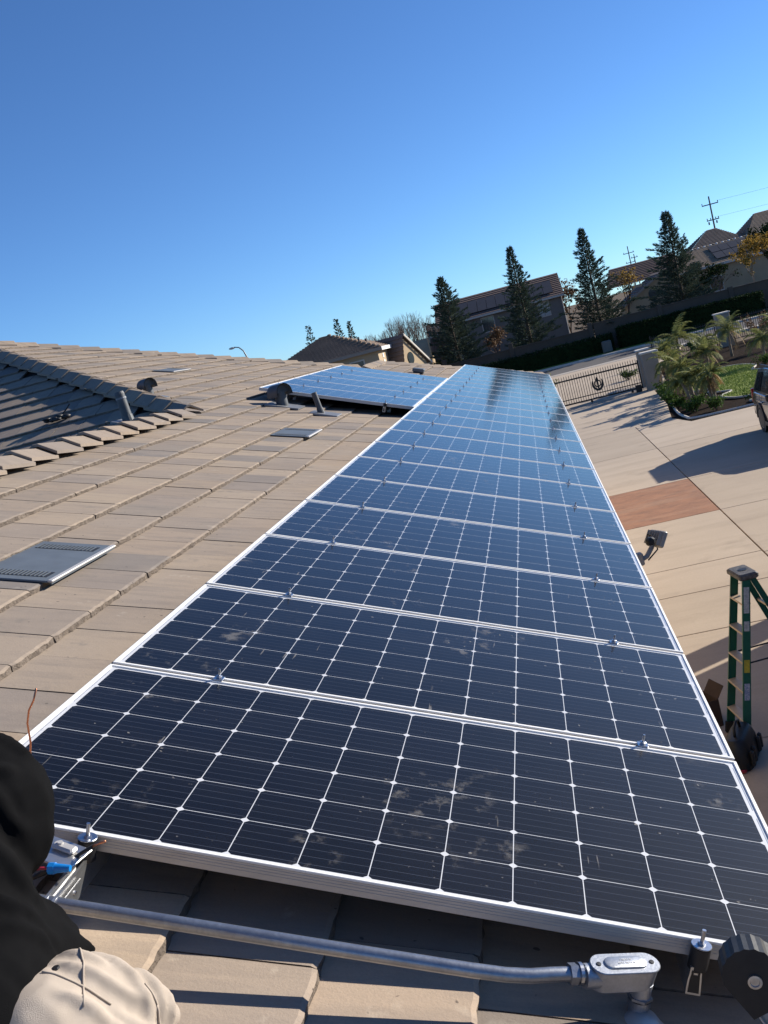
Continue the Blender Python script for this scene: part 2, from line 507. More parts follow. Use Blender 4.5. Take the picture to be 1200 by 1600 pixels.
CPIT, CS, CH = .1585, .1562, .0094
def frame_mesh():
    mb = MB()
    # section: outer wall, top lip, inner return
    b = .0012
    for (x0, x1, y0, y1) in ((0, PL, 0, LIP), (0, PL, PW - LIP, PW)):
        mb.cbox(x0, x1, y0, y1, -.0065, 0, b)
    for (x0, x1, y0, y1) in ((0, LIP, LIP, PW - LIP), (PL - LIP, PL, LIP, PW - LIP)):
        mb.cbox(x0, x1, y0, y1, -.0065, 0, b)
    for (x0, x1, y0, y1) in ((.001, PL - .001, .001, .0035), (.001, PL - .001, PW - .0035, PW - .001), (.001, .0035, .004, PW - .004), (PL - .0035, PL - .001, .004, PW - .004)):
        mb.box(x0, x1, y0, y1, -PT, -.007, 1)
    for z in (-.014, -.021, -.028):                  # ribs on the outer faces
        mb.box(.002, PL - .002, -.0001, .0012, z, z + .0022, 1)
        mb.box(.002, PL - .002, PW - .0012, PW + .0001, z, z + .0022, 1)
    for (x0, x1, y0, y1) in ((.004, PL - .004, .004, .03), (.004, PL - .004, PW - .03, PW - .004)):
        mb.box(x0, x1, y0, y1, -PT, -PT + .002, 1)
    return mb.mesh('frame', [M['alu'], M['alu_side']])
FRAME = frame_mesh()
cellpoly = [(-CS / 2 + CH, -CS / 2), (CS / 2 - CH, -CS / 2), (CS / 2, -CS / 2 + CH), (CS / 2, CS / 2 - CH), (CS / 2 - CH, CS / 2), (-CS / 2 + CH, CS / 2), (-CS / 2, CS / 2 - CH), (-CS / 2, -CS / 2 + CH)]
cm = MB().poly([(x, y, 0) for x, y in cellpoly]); CELL = cm.mesh('cell', M['cell'])
X0 = (PL - 11 * CPIT) / 2; Y0 = (PW - 5 * CPIT) / 2
cg = MB()
for i in range(12):
    for j in range(6): cg.poly([(x + i * CPIT, y + j * CPIT, 0) for x, y in cellpoly])
GRID = cg.mesh('cell_grid', M['cell'])
bs = MB().quad((.003, .003, -.0049), (PL - .003, .003, -.0049), (PL - .003, PW - .003, -.0049), (.003, PW - .003, -.0049))
bs.quad((.003, .003, -.0085), (.003, PW - .003, -.0085), (PL - .003, PW - .003, -.0085), (PL - .003, .003, -.0085))
BACK = bs.mesh('backsheet', M['backsheet'])
GLASS = MB().quad((LIP, LIP, -.0018), (PL - LIP, LIP, -.0018), (PL - LIP, PW - LIP, -.0018), (LIP, PW - LIP, -.0018)).mesh('glass', M['glass'])
rb = MB()
for x in (.0165, PL - .0185):
    for j in range(3): rb.box(x, x + .0022, Y0 + (2 * j - .35) * CPIT, Y0 + (2 * j + 1.35) * CPIT, -.0048, -.0044)
RIB = rb.mesh('ribbon', M['ribbon'])
jb = MB().cbox(PL / 2 - .06, PL / 2 + .06, .06, .16, -.033, -.0092, .004); JB = jb.mesh('junction_box', M['black_plastic'])
PITCHV = 1.012
def panel(u0, v0, label, group, cells):
    p = thing('solar_panel', label, 'solar panel', RW(u0, v0, random.uniform(-.0012, .0012)), (0, PITCH, 0), group)
    link('frame', FRAME, p); link('backsheet', BACK, p); link('glass', GLASS, p)
    if cells:
        link('ribbon', RIB, p); link('junction_box', JB, p)
        for i in range(12):
            for j in range(6): link('cell', CELL, p, loc=(X0 + i * CPIT, Y0 + j * CPIT, -.0048))
    else:
        g = link('cell_grid', GRID, p, loc=(X0, Y0, -.0048)); g['kind'] = 'stuff'
    return p
for i in range(22):
    lab = 'solar panel at the near end of the long row, nearest the camera' if i == 0 else (
        'solar panel at the far end of the long row, by the far hip' if i == 21 else 'solar panel %s from the near end of the long row' % ORD[i])
    panel(0, .010 + i * PITCHV, lab, 'panels of the long row', i < 6)
for i in range(6):
    lab = ['solar panel nearest the camera in the short upper row, edge raised over dark shade', 'solar panel second from the near edge of the short upper row',
           'solar panel third from the near edge of the short upper row', 'solar panel fourth from the near edge of the short upper row',
           'solar panel fifth from the near edge of the short upper row', 'solar panel at the far end of the short upper row'][i]
    panel(-1.966, 10.66 + i * PITCHV, lab, 'panels of the short upper row', False)

# rails
def rail_poly(): return [(-.014, -.062), (.017, -.062), (.014, -.03), (.012, -.012), (.012, 0), (.006, 0), (.006, -.012), (-.006, -.012), (-.006, 0), (-.012, 0), (-.012, -.012), (-.014, -.03)]
XR = Matrix(((1, 0, 0, 0), (0, 0, 1, 0), (0, 1, 0, 0), (0, 0, 0, 1)))    # (x, y, z) -> (x, z, y)
def rail(u, v0, v1, label):
    t = thing('mounting_rail', label, 'rail', RW(u, v0, -PT - .001), (0, PITCH, 0), 'aluminium rails under the panels')
    MB().prism(rail_poly(), 0, v1 - v0, 0, XR).build('rail_bar', M['rail'], t)
    MB().poly([(x * .74, -.0012, z * .8 - .007) for x, z in reversed(rail_poly())][:12]).build('hollow_shade', M['black_metal'], t)  # black inset face stands in for the shade inside the open rail
    k = MB(); v = .55
    while v < v1 - v0:
        k.box(-.02, .02, v, v + .04, -.115, -.063); v += 1.3
    k.build('roof_hook', M['alu_side'], t)
    return t
t = rail(.355, -.20, 22.3, 'left aluminium rail jutting out from under the nearest panel beside the worker')
s = MB(); s.box(-.0205, -.0175, -.0, .14, -.058, -.012); s.box(.0175, .0205, -.02, .12, -.058, -.014)
s.build('splice_plate', M['rail'], t)
for (y, z) in ((.03, -.03), (.06, -.04), (.09, -.03)):
    MB().lathe([(.001, 0), (.005, 0), (.0045, .003), (.001, .0035)], 8, X=Matrix.Translation((.0205, y, z)) @ Matrix.Rotation(R(90), 4, 'Y')).build('screw', M['zinc'], t)
rail(1.68, -.03, 22.3, 'right aluminium rail with its cut end showing below the nearest panel')
rail(-1.966 + .36, 10.58, 16.8, 'left rail under the short upper row of panels')
rail(-1.966 + 1.6, 10.58, 16.8, 'right rail under the short upper row of panels, end clamp above it')

# clamps
mcb = MB().cbox(-.016, .016, -.017, .017, .0005, .004, .001); mcb.box(-.014, .014, -.0085, .0085, -.05, .0005)
MCB = mcb.mesh('clamp_body', M['zinc'])
bolt = MB(); bolt.cyl((0, 0, -.03), (0, 0, .034), .0036, n=8)
BOLT = bolt.mesh('bolt', M['zinc'])
nut = MB().cyl((0, 0, .0042), (0, 0, .011), .0085, n=6); nut.cyl((0, 0, .011), (0, 0, .0125), .0105, .0075, n=12)
NUT = nut.mesh('nut', M['zinc'])
def clamp(u, v, label, group):
    t = thing('panel_clamp', label, 'clamp', RW(u, v, 0), (0, PITCH, 0), group)
    link('clamp_body', MCB, t); link('bolt', BOLT, t); link('nut', NUT, t)
def seam(i, n, row):
    return 'between the %s and %s panels of the %s row' % (ORD[i - 1], ORD[i], row)
for i in range(1, 22):
    for u, side in ((.355, 'left'), (1.68, 'right')):
        clamp(u, i * PITCHV, 'clamp on the %s rail %s' % (side, seam(i, 22, 'long')), 'clamps on the long row')
for i in range(1, 6):
    for u, side in ((-1.606, 'left'), (-.366, 'right')):
        clamp(u, 10.66 + i * PITCHV - .01, 'bolted clamp on the %s rail, %s seam of the short upper row' % (side, ORD[i - 1]), 'clamps on the short upper row')
def end_clamp(u, v, label):
    t = thing('end_clamp', label, 'clamp', RW(u, v, 0), (0, PITCH, 0), 'black end clamps')
    b = MB().lathe([(.010, -.052), (.0205, -.05), (.0205, -.001), (.019, .0)], 20); smooth_angle(b.build('sleeve', M['black_metal'], t), 50)
    MB().lathe([(.001, .0005), (.0205, .0005), (.0215, .0015), (.0215, .0025), (.0205, .0035), (.007, .0035), (.001, .0036)], 20).build('washer', M['zinc'], t)
    MB().cyl((0, 0, .003), (0, 0, .036), .0043, n=10).build('bolt', M['zinc'], t)
    MB().cyl((0, 0, .0037), (0, 0, .0085), .0085, n=6).build('nut', M['zinc'], t)
end_clamp(.358, -.012, 'black end clamp with bright bolt at the near edge, beside the worker')
end_clamp(1.685, -.012, 'black end clamp with bright bolt at the near edge, above the conduit body')
end_clamp(-.366, 10.645, 'small dark end clamp on the near edge of the short upper row')

# ------------------------------------------------------------------ things on the roof
ROOF_E = (0, PITCH, 0)
def flat_vent(u, v, label, L=.36, W=.72):
    t = thing('roof_vent', label, 'roof vent', RW(u, v, N0), (0, PITCH - TILT, 0), 'flat louvred roof vents')
    b = MB()
    # upper cover: sheet with rolled downslope lip and open slot
    b.cbox(-L, .02, 0, W, .006, .016, .003)
    b.box(.016, .024, .004, W - .004, .001, .0155)
    b.build('cover', M['vent_metal'], t)
    s = MB().box(-L + .03, -.02, .02, W - .02, -.03, .0055); s.build('throat', M['black_plastic'], t)
    lip = MB().cbox(.005, .03, -.002, W + .002, .010, .020, .003); lip.build('lip', M['alu_side'], t)
    for y in (.06, W - .15):
        fr = MB()
        for k in range(15):
            x = -L + .04 + k * (L - .07) / 15
            fr.box(x, x + .006, y, y + .085, .0165, .020)
        g_ = fr.build('louvre_strip', M['vent_metal'], t)
        MB().box(-L + .035, -.025, y - .002, y + .087, .0162, .0172).build('louvre_slot', M['black_plastic'], g_)
    return t
flat_vent(-.735, 2.12, 'large grey flat roof vent with two slotted strips, near the left edge')
flat_vent(-.73, 7.68, 'grey flat roof vent between the pipe and the long row of panels', W=.66)
flat_vent(-3.78, 12.7, 'grey flat roof vent high on the roof just below the skyline', W=.8)
t = thing('roof_vent', 'tiny grey vent box on the far roof corner behind the short panel row', 'roof vent', RW(-.8, 19.3, N0), ROOF_E, 'flat louvred roof vents')
MB().cbox(-.12, .12, 0, .3, .02, .09, .01).build('cover', M['vent_metal'], t); MB().box(-.1, .1, .02, .28, -.02, .02).build('throat', M['black_plastic'], t)

def hood_vent(u, v, s, label, rz=0):
    t = thing('hood_vent', label, 'vent', RW(u, v, N0 - .01), (0, 0, rz), 'half-round vent hoods')
    p = MB().lathe([(.075 * s, -.08), (.075 * s, .19 * s)], 20); smooth_angle(p.build('pipe', M['dark_pipe'], t))
    # half-round cap whose axis lies across the pipe
    c = MB(); n = 14; r = .115 * s; rings = []
    for x in (-.125 * s, .125 * s):
        rings.append([(x, r * math.cos(math.pi * i / n), .17 * s + r * math.sin(math.pi * i / n)) for i in range(n + 1)] + [(x, -r, .13 * s), (x, -r * .9, .13 * s)] +
                     [(x, .93 * r * math.cos(math.pi - math.pi * i / n), .17 * s + .93 * r * math.sin(math.pi * i / n)) for i in range(n + 1)] + [(x, r * .9, .13 * s), (x, r, .13 * s)])
    c.loft(rings, False)
    m = len(rings[0])
    smooth_angle(c.build('hood', M['dark_pipe'], t), 40)
    e = MB().poly([(.06 * s, .93 * r * math.cos(math.pi * i / n), .17 * s + .93 * r * math.sin(math.pi * i / n)) for i in range(n + 1)])
    e.poly([(-.06 * s, .93 * r * math.cos(math.pi * i / n), .17 * s + .93 * r * math.sin(math.pi * i / n)) for i in range(n, -1, -1)])
    e.build('baffle', M['dark_pipe'], t)
    fl = MB(); q = Matrix.Rotation(-rz, 4, 'Z') @ Matrix.Rotation(PITCH, 4, 'Y')
    fl.box(-.2 * s, .24 * s, -.2 * s, .22 * s, -.002, .016, X=q); fl.build('flashing', M['lead'], t)
hood_vent(-2.95, 9.5, .74, 'dark half-round vent hood standing beyond the shaded hip ridge', R(-42))
hood_vent(-1.55, 10.25, .95, 'dark half-round vent hood against the near corner of the short panel row', R(-45))

def pipe_vent(u, v, h, r, label, lean=(0, 0), cap=False):
    t = thing('vent_pipe', label, 'pipe', RW(u, v, N0 - .02), (0, 0, 0), 'plumbing vent pipes')
    a = Vector((0, 0, -.05)); b = Vector((lean[0], lean[1], h))
    p = MB().cyl(a, b, r, r, 16, False); p.cyl(b + (a - b) * .001, b + (a - b) * .12, r * .8, r * .8, 12, True)
    smooth_angle(p.build('pipe', M['dark_pipe'], t))
    MB().cyl(a + (b - a) * .1, a + (b - a) * .42, r * 1.35, r * 1.12, 14).build('boot', M['dark_pipe'], t)
    q = Matrix.Rotation(PITCH, 4, 'Y')
    MB().cbox(-.14, .2, -.15, .17, 0.004, .028, .004, X=q).build('flashing', M['lead'], t)
    if cap:
        d = (b - a).normalized()
        MB().cyl(b - d * .05, b - d * .035, r * 1.10, n=16).build('collar', M['lead'], t)
        MB().cyl(b - d * .004, b + d * .02, r * 1.02, r * .9, n=16).build('cap', M['dark_pipe'], t)
pipe_vent(-1.0, 9.93, .28, .034, 'slim dark vent pipe in front of the short panel row', (-.03, -.02))
pipe_vent(-2.3, 7.2, .30, .046, 'grey vent pipe with bright metal collar by the shaded roof ridge', (-.02, 0), True)
# dark bundle on the shaded slope
t = thing('rag_bundle', 'small dark crumpled bundle lying on the shaded tile slope', 'bundle', (0, 0, 0))
rg = random.Random(5)
cB = Vector((-3.80, 9.08, 0)); cB.z = RW(UE, 0, N0).z + (cB.y - yB) * TP + .03
b = MB()
for i in range(9):
    b.blob((rg.uniform(-.11, .11), rg.uniform(-.05, .05), rg.uniform(0, .03)), (rg.uniform(.03, .07), rg.uniform(.03, .06), rg.uniform(.015, .035)), 7, 5)
o = b.build('cloth', M['black_plastic'], t, True); o.location = cB
MB().tube([cB + Vector(p) for p in ((.1, 0, .04), (.17, .02, .1), (.2, .03, .13))], .008, 6).build('strap', M['black_plastic'], t)

# conduit
path = [(.10, -.19, -.057), (.43, -.177, -.057), (.91, -.162, -.056), (1.22, -.15, -.056), (1.29, -.146, -.055), (1.34, -.138, -.053), (1.38, -.126, -.05), (1.425, -.112, -.049), (1.435, -.109, -.049)]
t = thing('conduit', 'galvanised steel conduit pipe running across the tiles below the panel edge', 'conduit', (0, 0, 0))
smooth_angle(MB().tube([RW(*p) for p in path], .0148, 20).build('tube', M['galv'], t))
a, b = RW(1.415, -.115, -.049), RW(1.47, -.097, -.049); d = (b - a).normalized()
MB().cyl(a, a + d * .016, .0215, n=6).build('compression_nut', M['galv'], t)
MB().cyl(a + d * .019, a + d * .026, .0225, n=24).build('locknut', M['zinc'], t)
MB().cyl(a + d * .016, a + d * .06, .018, n=20).build('coupling', M['galv'], t)
t2 = thing('conduit_elbow', 'grey cast conduit elbow with raised lettered cover at the end of the conduit', 'conduit fitting', RW(1.525, -.082, -.049), (0, PITCH, 0))
ang = math.atan2(.045, .125)
XB = Matrix.Rotation(ang, 4, 'Z') @ Matrix.Rotation(.10, 4, 'X')
def stadium(hl, r, n=10, cx=0):
    return [(cx + hl + r * math.cos(-math.pi / 2 + math.pi * i / n), r * math.sin(-math.pi / 2 + math.pi * i / n)) for i in range(n + 1)] + \
           [(cx - hl + r * math.cos(math.pi / 2 + math.pi * i / n), r * math.sin(math.pi / 2 + math.pi * i / n)) for i in range(n + 1)]
def stad_loft(levels, cx=0): return [[(x, y, z) for x, y in stadium(h, r, cx=cx)] for h, r, z in levels]
b = MB().loft(stad_loft([(.040, .019, -.030), (.044, .0245, -.024), (.046, .0265, .022)]), True, X=XB)
b.cyl(XB @ Vector((-.05, 0, -.002)), XB @ Vector((-.085, 0, -.002)), .0245, n=20)
smooth_angle(b.build('body', M['cast'], t2), 35)
c = MB().loft(stad_loft([(.047, .0280, .0222), (.047, .0285, .0245), (.0465, .0275, .0262)]), True, X=XB)
c.loft(stad_loft([(.030, .0165, .0262), (.029, .0155, .0295), (.0275, .0138, .0305)]), True, X=XB)
cov = c.build('cover', M['cast'], t2); smooth_angle(cov, 30)
for x in (-.058, .058):
    MB().lathe([(.001, 0), (.0055, 0), (.005, .0018), (.001, .002)], 12, X=XB @ Matrix.Translation((x, 0, .0262))).build('screw', M['black_metal'], cov)
l = MB()
for row, (y, n, sx) in enumerate(((.005, 6, -.011), (-.004, 9, -.018))):       # raised cast lettering, two lines
    for i in range(n):
        x = sx + i * .0042
        l.box(x, x + .0007, y - .0022, y + .0022, .0305, .0313, X=XB)
        k = (i * 7 + row * 3) % 4
        if k != 0: l.box(x + .0007, x + .0028, y + .0014, y + .0022, .0305, .0313, X=XB)
        if k in (1, 2): l.box(x + .0007, x + .0026, y - .0022, y - .0014, .0305, .0313, X=XB)
        if k == 3: l.box(x + .0021, x + .0028, y - .0022, y + .0014, .0305, .0313, X=XB)
l.build('lettering', M['alu'], cov)
leg0, dn = XB @ Vector((.047, -.002, -.02)), Vector((.012, -.012, -1)).normalized()
k = MB().cyl(leg0, leg0 + dn * .030, .0225, .021, 20); k.cyl(leg0 + dn * .047, leg0 + dn * .075, .0195, n=18)
smooth_angle(k.build('outlet', M['cast'], t2))
MB().cyl(leg0 + dn * .030, leg0 + dn * .036, .0262, n=6).build('nut', M['galv'], t2)
MB().cyl(leg0 + dn * .038, leg0 + dn * .052, .0235, n=24).build('nut', M['galv'], t2)
fl = thing('roof_flashing', 'sheet metal flashing cone where the conduit drops through the tiles', 'flashing', RW(1.58, -.09, N0 - .04), ROOF_E)
z0 = .0
k = MB().lathe([(.12, -.012), (.055, .02), (.026, .052), (.001, .053)], 20); smooth_angle(k.build('cone', M['alu_side'], fl), 50)
MB().cbox(-.10, .17, -.16, .10, -.016, -.010, .002).build('plate', M['lead'], fl)

# ladder leaning on the eave, only its capped rail top in view
lt = thing('extension_ladder', 'aluminium ladder leaning on the eave, black ribbed end cap with bolt', 'ladder')
top = RW(1.742, -.15, .055)
ddn = Vector((.40, -.12, -1.0)).normalized()
side = Vector((.0, -1, 0)); side = (side - ddn * side.dot(ddn)).normalized(); nrm = side.cross(ddn).normalized()
def LM(o): m = Matrix((nrm, side, ddn)).transposed().to_4x4(); m.translation = o; return m
Lm = LM(top)
for sgn, nm in ((0, 'near'), (.46, 'far')):
    r_ = MB(); X = Lm @ Matrix.Translation((0, sgn, 0))
    r_.box(-.036, .036, -.012, -.009, .035, 4.0, X=X); r_.box(-.036, -.033, -.009, .016, .035, 4.0, X=X); r_.box(.033, .036, -.009, .016, .035, 4.0, X=X)
    r_.build('ladder_rail', M['alu_side'], lt)
    c = MB(); n = 18; R0 = .052; prof = []
    for i in range(n + 1):
        an = math.pi + math.pi * i / n; rr_ = R0 + (.0022 if i % 2 else 0)
        prof.append((rr_ * math.cos(an), rr_ * math.sin(an)))
    prof += [(.043, .075), (-.043, .075)]
    c.loft([[(x, y_, z) for x, z in prof] for y_ in (-.03, -.027, .027, .03)], True, X=X)
    cp = c.build('end_cap', M['black_plastic'], lt)
    bb = MB().lathe([(.001, 0), (.014, 0), (.0135, .004), (.009, .0045), (.008, .002), (.001, .002)], 16, X=X @ Matrix.Translation((0, .03, .012)) @ Matrix.Rotation(R(-90), 4, 'X'))
    bb.build('bolt', M['zinc'], cp)
for k in range(12):
    p = .2 + k * .3
    MB().cyl(Lm @ Vector((0, 0, p)), Lm @ Vector((0, .46, p)), .016, n=10).build('rung', M['alu_side'], lt)

# loose wires
t = thing('copper_wire', 'bare copper wire standing up in front of the left panel edge', 'wire')
MB().tube([RW(*p) for p in ((.235, -.06, -.05), (.24, -.06, .109), (.24, -.06, .183), (.239, -.06, .227), (.23, -.06, .269), (.232, -.06, .299), (.241, -.06, .322), (.246, -.06, .35))], .0022, 7).build('strand', M['copper'], t, True)
t = thing('black_cable', 'black cable with stripped copper tip poking out beside the end clamp', 'cable')
pts = [(.27, -.09, -.07), (.327, -.08, -.036), (.361, -.075, -.008), (.395, -.075, .022)]
MB().tube([RW(*p) for p in pts], .0042, 8).build('insulation', M['black_plastic'], t, True)
MB().tube([RW(*p) for p in (pts[-1], (.41, -.075, .032), (.423, -.075, .039))], .0030, 7).build('copper_tip', M['copper'], t, True)
t = thing('wire_nut', 'bright blue wire nut capping a red wire by the worker', 'wire connector')
a, b = RW(.324, -.13, -.012), RW(.371, -.13, -.003); d = (b - a)
smooth_angle(MB().cyl(a, a + d * .3, .010, .0115, 12).cyl(a + d * .3, b, .0105, .0070, 12).build('cap', M['blue_plastic'], t), 35)
MB().cyl(a + d * .02, a + d * .3, .0125, .0125, 8).build('wings', M['blue_plastic'], t)
MB().tube([a + d * .1, a - d * .4, a - d * .8 + Vector((0, 0, -.005)), a - d * 2.2 + Vector((0, -.01, -.02))], .0032, 7).build('red_wire', M['red_ins'], t, True)
MB().tube([a + d * .1 + Vector((0, 0, -.004)), a - d * .5 + Vector((0, .005, -.012)), a - d * 1.8 + Vector((0, -.01, -.04))], .0032, 7).build('black_wire', M['black_plastic'], t, True)
t = thing('grounding_lug', 'small bright metal lug on a plate left of the near end clamp', 'lug', RW(.328, -.062, -.006), (0, PITCH, R(-15)))
b = MB().cbox(-.028, .028, -.012, .012, 0, .012, .004); b.lathe([(.001, .012), (.007, .012), (.006, .016), (.001, .016)], 10, (-.012, 0, 0)); b.build('lug_body', M['alu_side'], t)
MB().cbox(-.06, .05, -.05, .03, -.006, -.0005, .001).build('plate', M['rail'], t)

# ------------------------------------------------------------------ the crouching worker
def cloth_mat(name, c1, c2, bd, rough=.95, scale=10, weave=900, sheen=.0, fold=5.):
    m, t, b = new_mat(name)
    n = noise(t, scale, 6, .6, None, 'Position')
    lk(t, mixc(t, rng(t, n, .3, .72), c1, c2), b.inputs['Base Color'])
    b.inputs['Roughness'].default_value = rough; b.inputs['Specular IOR Level'].default_value = .04
    b.inputs['Sheen Weight'].default_value = sheen
    rn = nd(t, 'ShaderNodeTexNoise'); rn.noise_type = 'RIDGED_MULTIFRACTAL'; rn.inputs['Scale'].default_value = fold; rn.inputs['Detail'].default_value = 1.5
    rn.inputs['Distortion'].default_value = .6
    mp = nd(t, 'ShaderNodeMapping'); mp.inputs['Scale'].default_value = (1.0, 2.4, 1.3); mp.inputs['Rotation'].default_value = (.3, .2, .7)
    lk(t, nd(t, 'ShaderNodeNewGeometry').outputs['Position'], mp.inputs[0]); lk(t, mp.outputs[0], rn.inputs['Vector'])
    h = mixc(t, .12, rn.outputs['Fac'], noise(t, weave, 2, .5, None, 'Position'))
    bump(t, b, h, bd, .5)
    return m
M['hoodie'] = cloth_mat('black_fleece', (.0055, .0055, .006), (.009, .009, .0095), .03, fold=4.)
M['pants'] = cloth_mat('beige_cotton', (.47, .40, .33), (.38, .32, .262), .02, fold=6.)
M['skin'] = pm('skin', (.42, .25, .17), (.36, .2, .13), 20, .55)
M['seam'] = pm('stitched_seam', (.44, .37, .30), (.37, .31, .25), 60, .9)
person = thing('person', 'worker in black hooded top and beige trousers crouching at the lower left', 'person', RW(.62, -.72, N0))
PO = Vector(person.location)
def chain(mb, pts, k=.35):
    """overlapping balls along joints (u, v, n, r) in the roof frame"""
    for a, b in zip(pts[:-1], pts[1:]):
        A_, B_ = RW(*a[:3]) - PO, RW(*b[:3]) - PO
        n = max(1, int((B_ - A_).length / (min(a[3], b[3]) * k)))
        for i in range(n + 1):
            f = i / n
            mb.blob(A_.lerp(B_, f), a[3] + (b[3] - a[3]) * f, 12, 8)
def cloth(name, mb, mat, voxel, smooth, disp, dscale, seed):
    o = mb.build(name, mat, person, True)
    r_ = o.modifiers.new('remesh', 'REMESH'); r_.mode = 'VOXEL'; r_.voxel_size = voxel; r_.use_smooth_shade = True
    s_ = o.modifiers.new('smooth', 'SMOOTH'); s_.factor = .6; s_.iterations = smooth
    for k, (st, sc) in enumerate(zip(disp, dscale)):
        tx = bpy.data.textures.new(name + '_folds%d' % k, 'CLOUDS' if sc > .05 else 'MARBLE'); tx.noise_scale = sc; tx.noise_depth = 2
        if sc <= .05: tx.turbulence = 9; tx.marble_type = 'SHARP'
        d_ = o.modifiers.new('folds%d' % k, 'DISPLACE'); d_.texture = tx; d_.strength = st; d_.mid_level = .5; d_.texture_coords = 'GLOBAL'
    return o
body = MB()
chain(body, [(.58, -.82, .10, .06), (.46, -.74, .19, .055), (.36, -.64, .32, .055), (.29, -.60, .44, .05), (.22, -.58, .50, .085), (.19, -.575, .545, .092)])
chain(body, [(.37, -.56, .33, .045), (.30, -.48, .22, .036), (.20, -.38, .17, .034), (.14, -.29, .11, .034)])
chain(body, [(.33, -.72, .36, .05), (.23, -.66, .24, .04), (.14, -.44, .12, .036), (.13, -.38, .09, .034)])
for hu, hv, hn in ((.13, -.275, .10), (.12, -.365, .08)):
    for q in range(4): chain(body, [(hu + .012, hv - .024 + q * .016, hn, .010), (hu - .03, hv - .024 + q * .017, hn - .008, .009), (hu - .052 + abs(q - 1.5) * .006, hv - .02 + q * .015, hn - .03, .008)], .6)
    chain(body, [(hu + .02, hv + .02, hn - .005, .011), (hu - .01, hv + .045, hn - .015, .0095), (hu - .03, hv + .04, hn - .03, .008)], .6)
nose = RW(.115, -.55, .53) - PO; body.blob(nose, .014, 8, 6)
for s_ in (-1, 1):
    body.blob(RW(.19, -.575 + s_ * .088, .535) - PO, (.012, .01, .025), 8, 6)
o = cloth('body', body, M['skin'], .0085, 2, (), (), 0)
M['eye'] = pm('dark_eye', (.02, .015, .012), None, 20, .3); M['lip'] = pm('lip', (.30, .12, .10), None, 20, .5)
for s_ in (-1, 1):
    MB().blob(RW(.112, -.566 + s_ * .032, .560) - PO, (.007, .010, .006), 8, 6).build('eye', M['eye'], person, True)
MB().blob(RW(.114, -.566, .500) - PO, (.007, .022, .005), 8, 6).build('mouth', M['lip'], person, True)
hood = MB()
chain(hood, [(.335, -.611, .329, .118), (.407, -.658, .259, .112), (.448, -.684, .23, .098), (.512, -.754, .204, .094), (.513, -.825, .185, .1)])
chain(hood, [(.337, -.521, .369, .091), (.41, -.542, .354, .093), (.422, -.557, .321, .088)])
chain(hood, [(.408, -.546, .308, .074), (.323, -.488, .225, .06), (.219, -.431, .2, .057), (.17, -.36, .15, .05)])
chain(hood, [(.33, -.72, .37, .085), (.24, -.66, .25, .062), (.17, -.50, .15, .05)])
chain(hood, [(.31, -.61, .43, .085), (.235, -.585, .51, .108), (.245, -.59, .54, .105)])
chain(hood, [(.486, -.688, .218, .075), (.524, -.617, .199, .046), (.557, -.592, .178, .027)])
chain(hood, [(.506, -.704, .201, .075), (.556, -.638, .188, .041), (.602, -.606, .171, .013)])
chain(hood, [(.519, -.747, .19, .084), (.551, -.682, .185, .045), (.585, -.656, .183, .022)])
pant = MB()
chain(pant, [(.611, -.791, .138, .110), (.632, -.735, .149, .092), (.685, -.700, .143, .068), (.728, -.678, .132, .044), (.752, -.655, .118, .026)])
chain(pant, [(.66, -.82, .10, .105), (.715, -.775, .098, .080), (.760, -.735, .096, .052), (.785, -.712, .094, .03)])
chain(pant, [(.66, -.80, .06, .12), (.45, -.66, .12, .085), (.22, -.50, .12, .07), (.30, -.60, -.02, .055), (.42, -.68, -.09, .045)])
chain(pant, [(.64, -.90, .06, .115), (.40, -.85, .12, .085), (.18, -.70, .12, .07), (.28, -.78, -.02, .055), (.38, -.84, -.09, .045)])
chain(pant, [(.69, -.80, .06, .09), (.71, -.76, .02, .07), (.72, -.74, -.04, .06)])
NRM = Vector((SP, 0, CP))
def surface_of(mb):
    o = mb.build('draft', M['pants'], person)
    r_ = o.modifiers.new('remesh', 'REMESH'); r_.mode = 'VOXEL'; r_.voxel_size = .01
    bpy.context.view_layer.update()
    e = o.evaluated_get(bpy.context.evaluated_depsgraph_get())
    from mathutils.bvhtree import BVHTree
    me = e.to_mesh(); bv = BVHTree.FromPolygons([v.co.copy() for v in me.vertices], [tuple(p.vertices) for p in me.polygons])
    bpy.data.objects.remove(o)
    return bv
def drape_on(bv, u, v, lift):
    loc, nr, _, _ = bv.ray_cast(RW(u, v, .6) - PO, -NRM)
    return None if loc is None else loc + nr * lift
def folds(mb, lines):
    bv = surface_of(mb)
    for r0, pts in lines:
        n = 26; q = spl([Vector((*p, 0)) for p in pts], n)
        for i, p in enumerate(q):
            c = drape_on(bv, p.x, p.y, -r0 * .12)
            if c is not None: mb.blob(c, r0 * (.45 + .55 * math.sin(math.pi * i / (len(q) - 1))), 8, 6)
def spl(P, n):
    out = []
    for k in range(n + 1):
        f = k / n * (len(P) - 1); i = min(int(f), len(P) - 2); t = f - i
        p0, p1, p2, p3 = P[max(i - 1, 0)], P[i], P[i + 1], P[min(i + 2, len(P) - 1)]
        out.append(.5 * ((2 * p1) + (p2 - p0) * t + (2 * p0 - 5 * p1 + 4 * p2 - p3) * t * t + (3 * p1 - p0 - 3 * p2 + p3) * t ** 3))
    return out
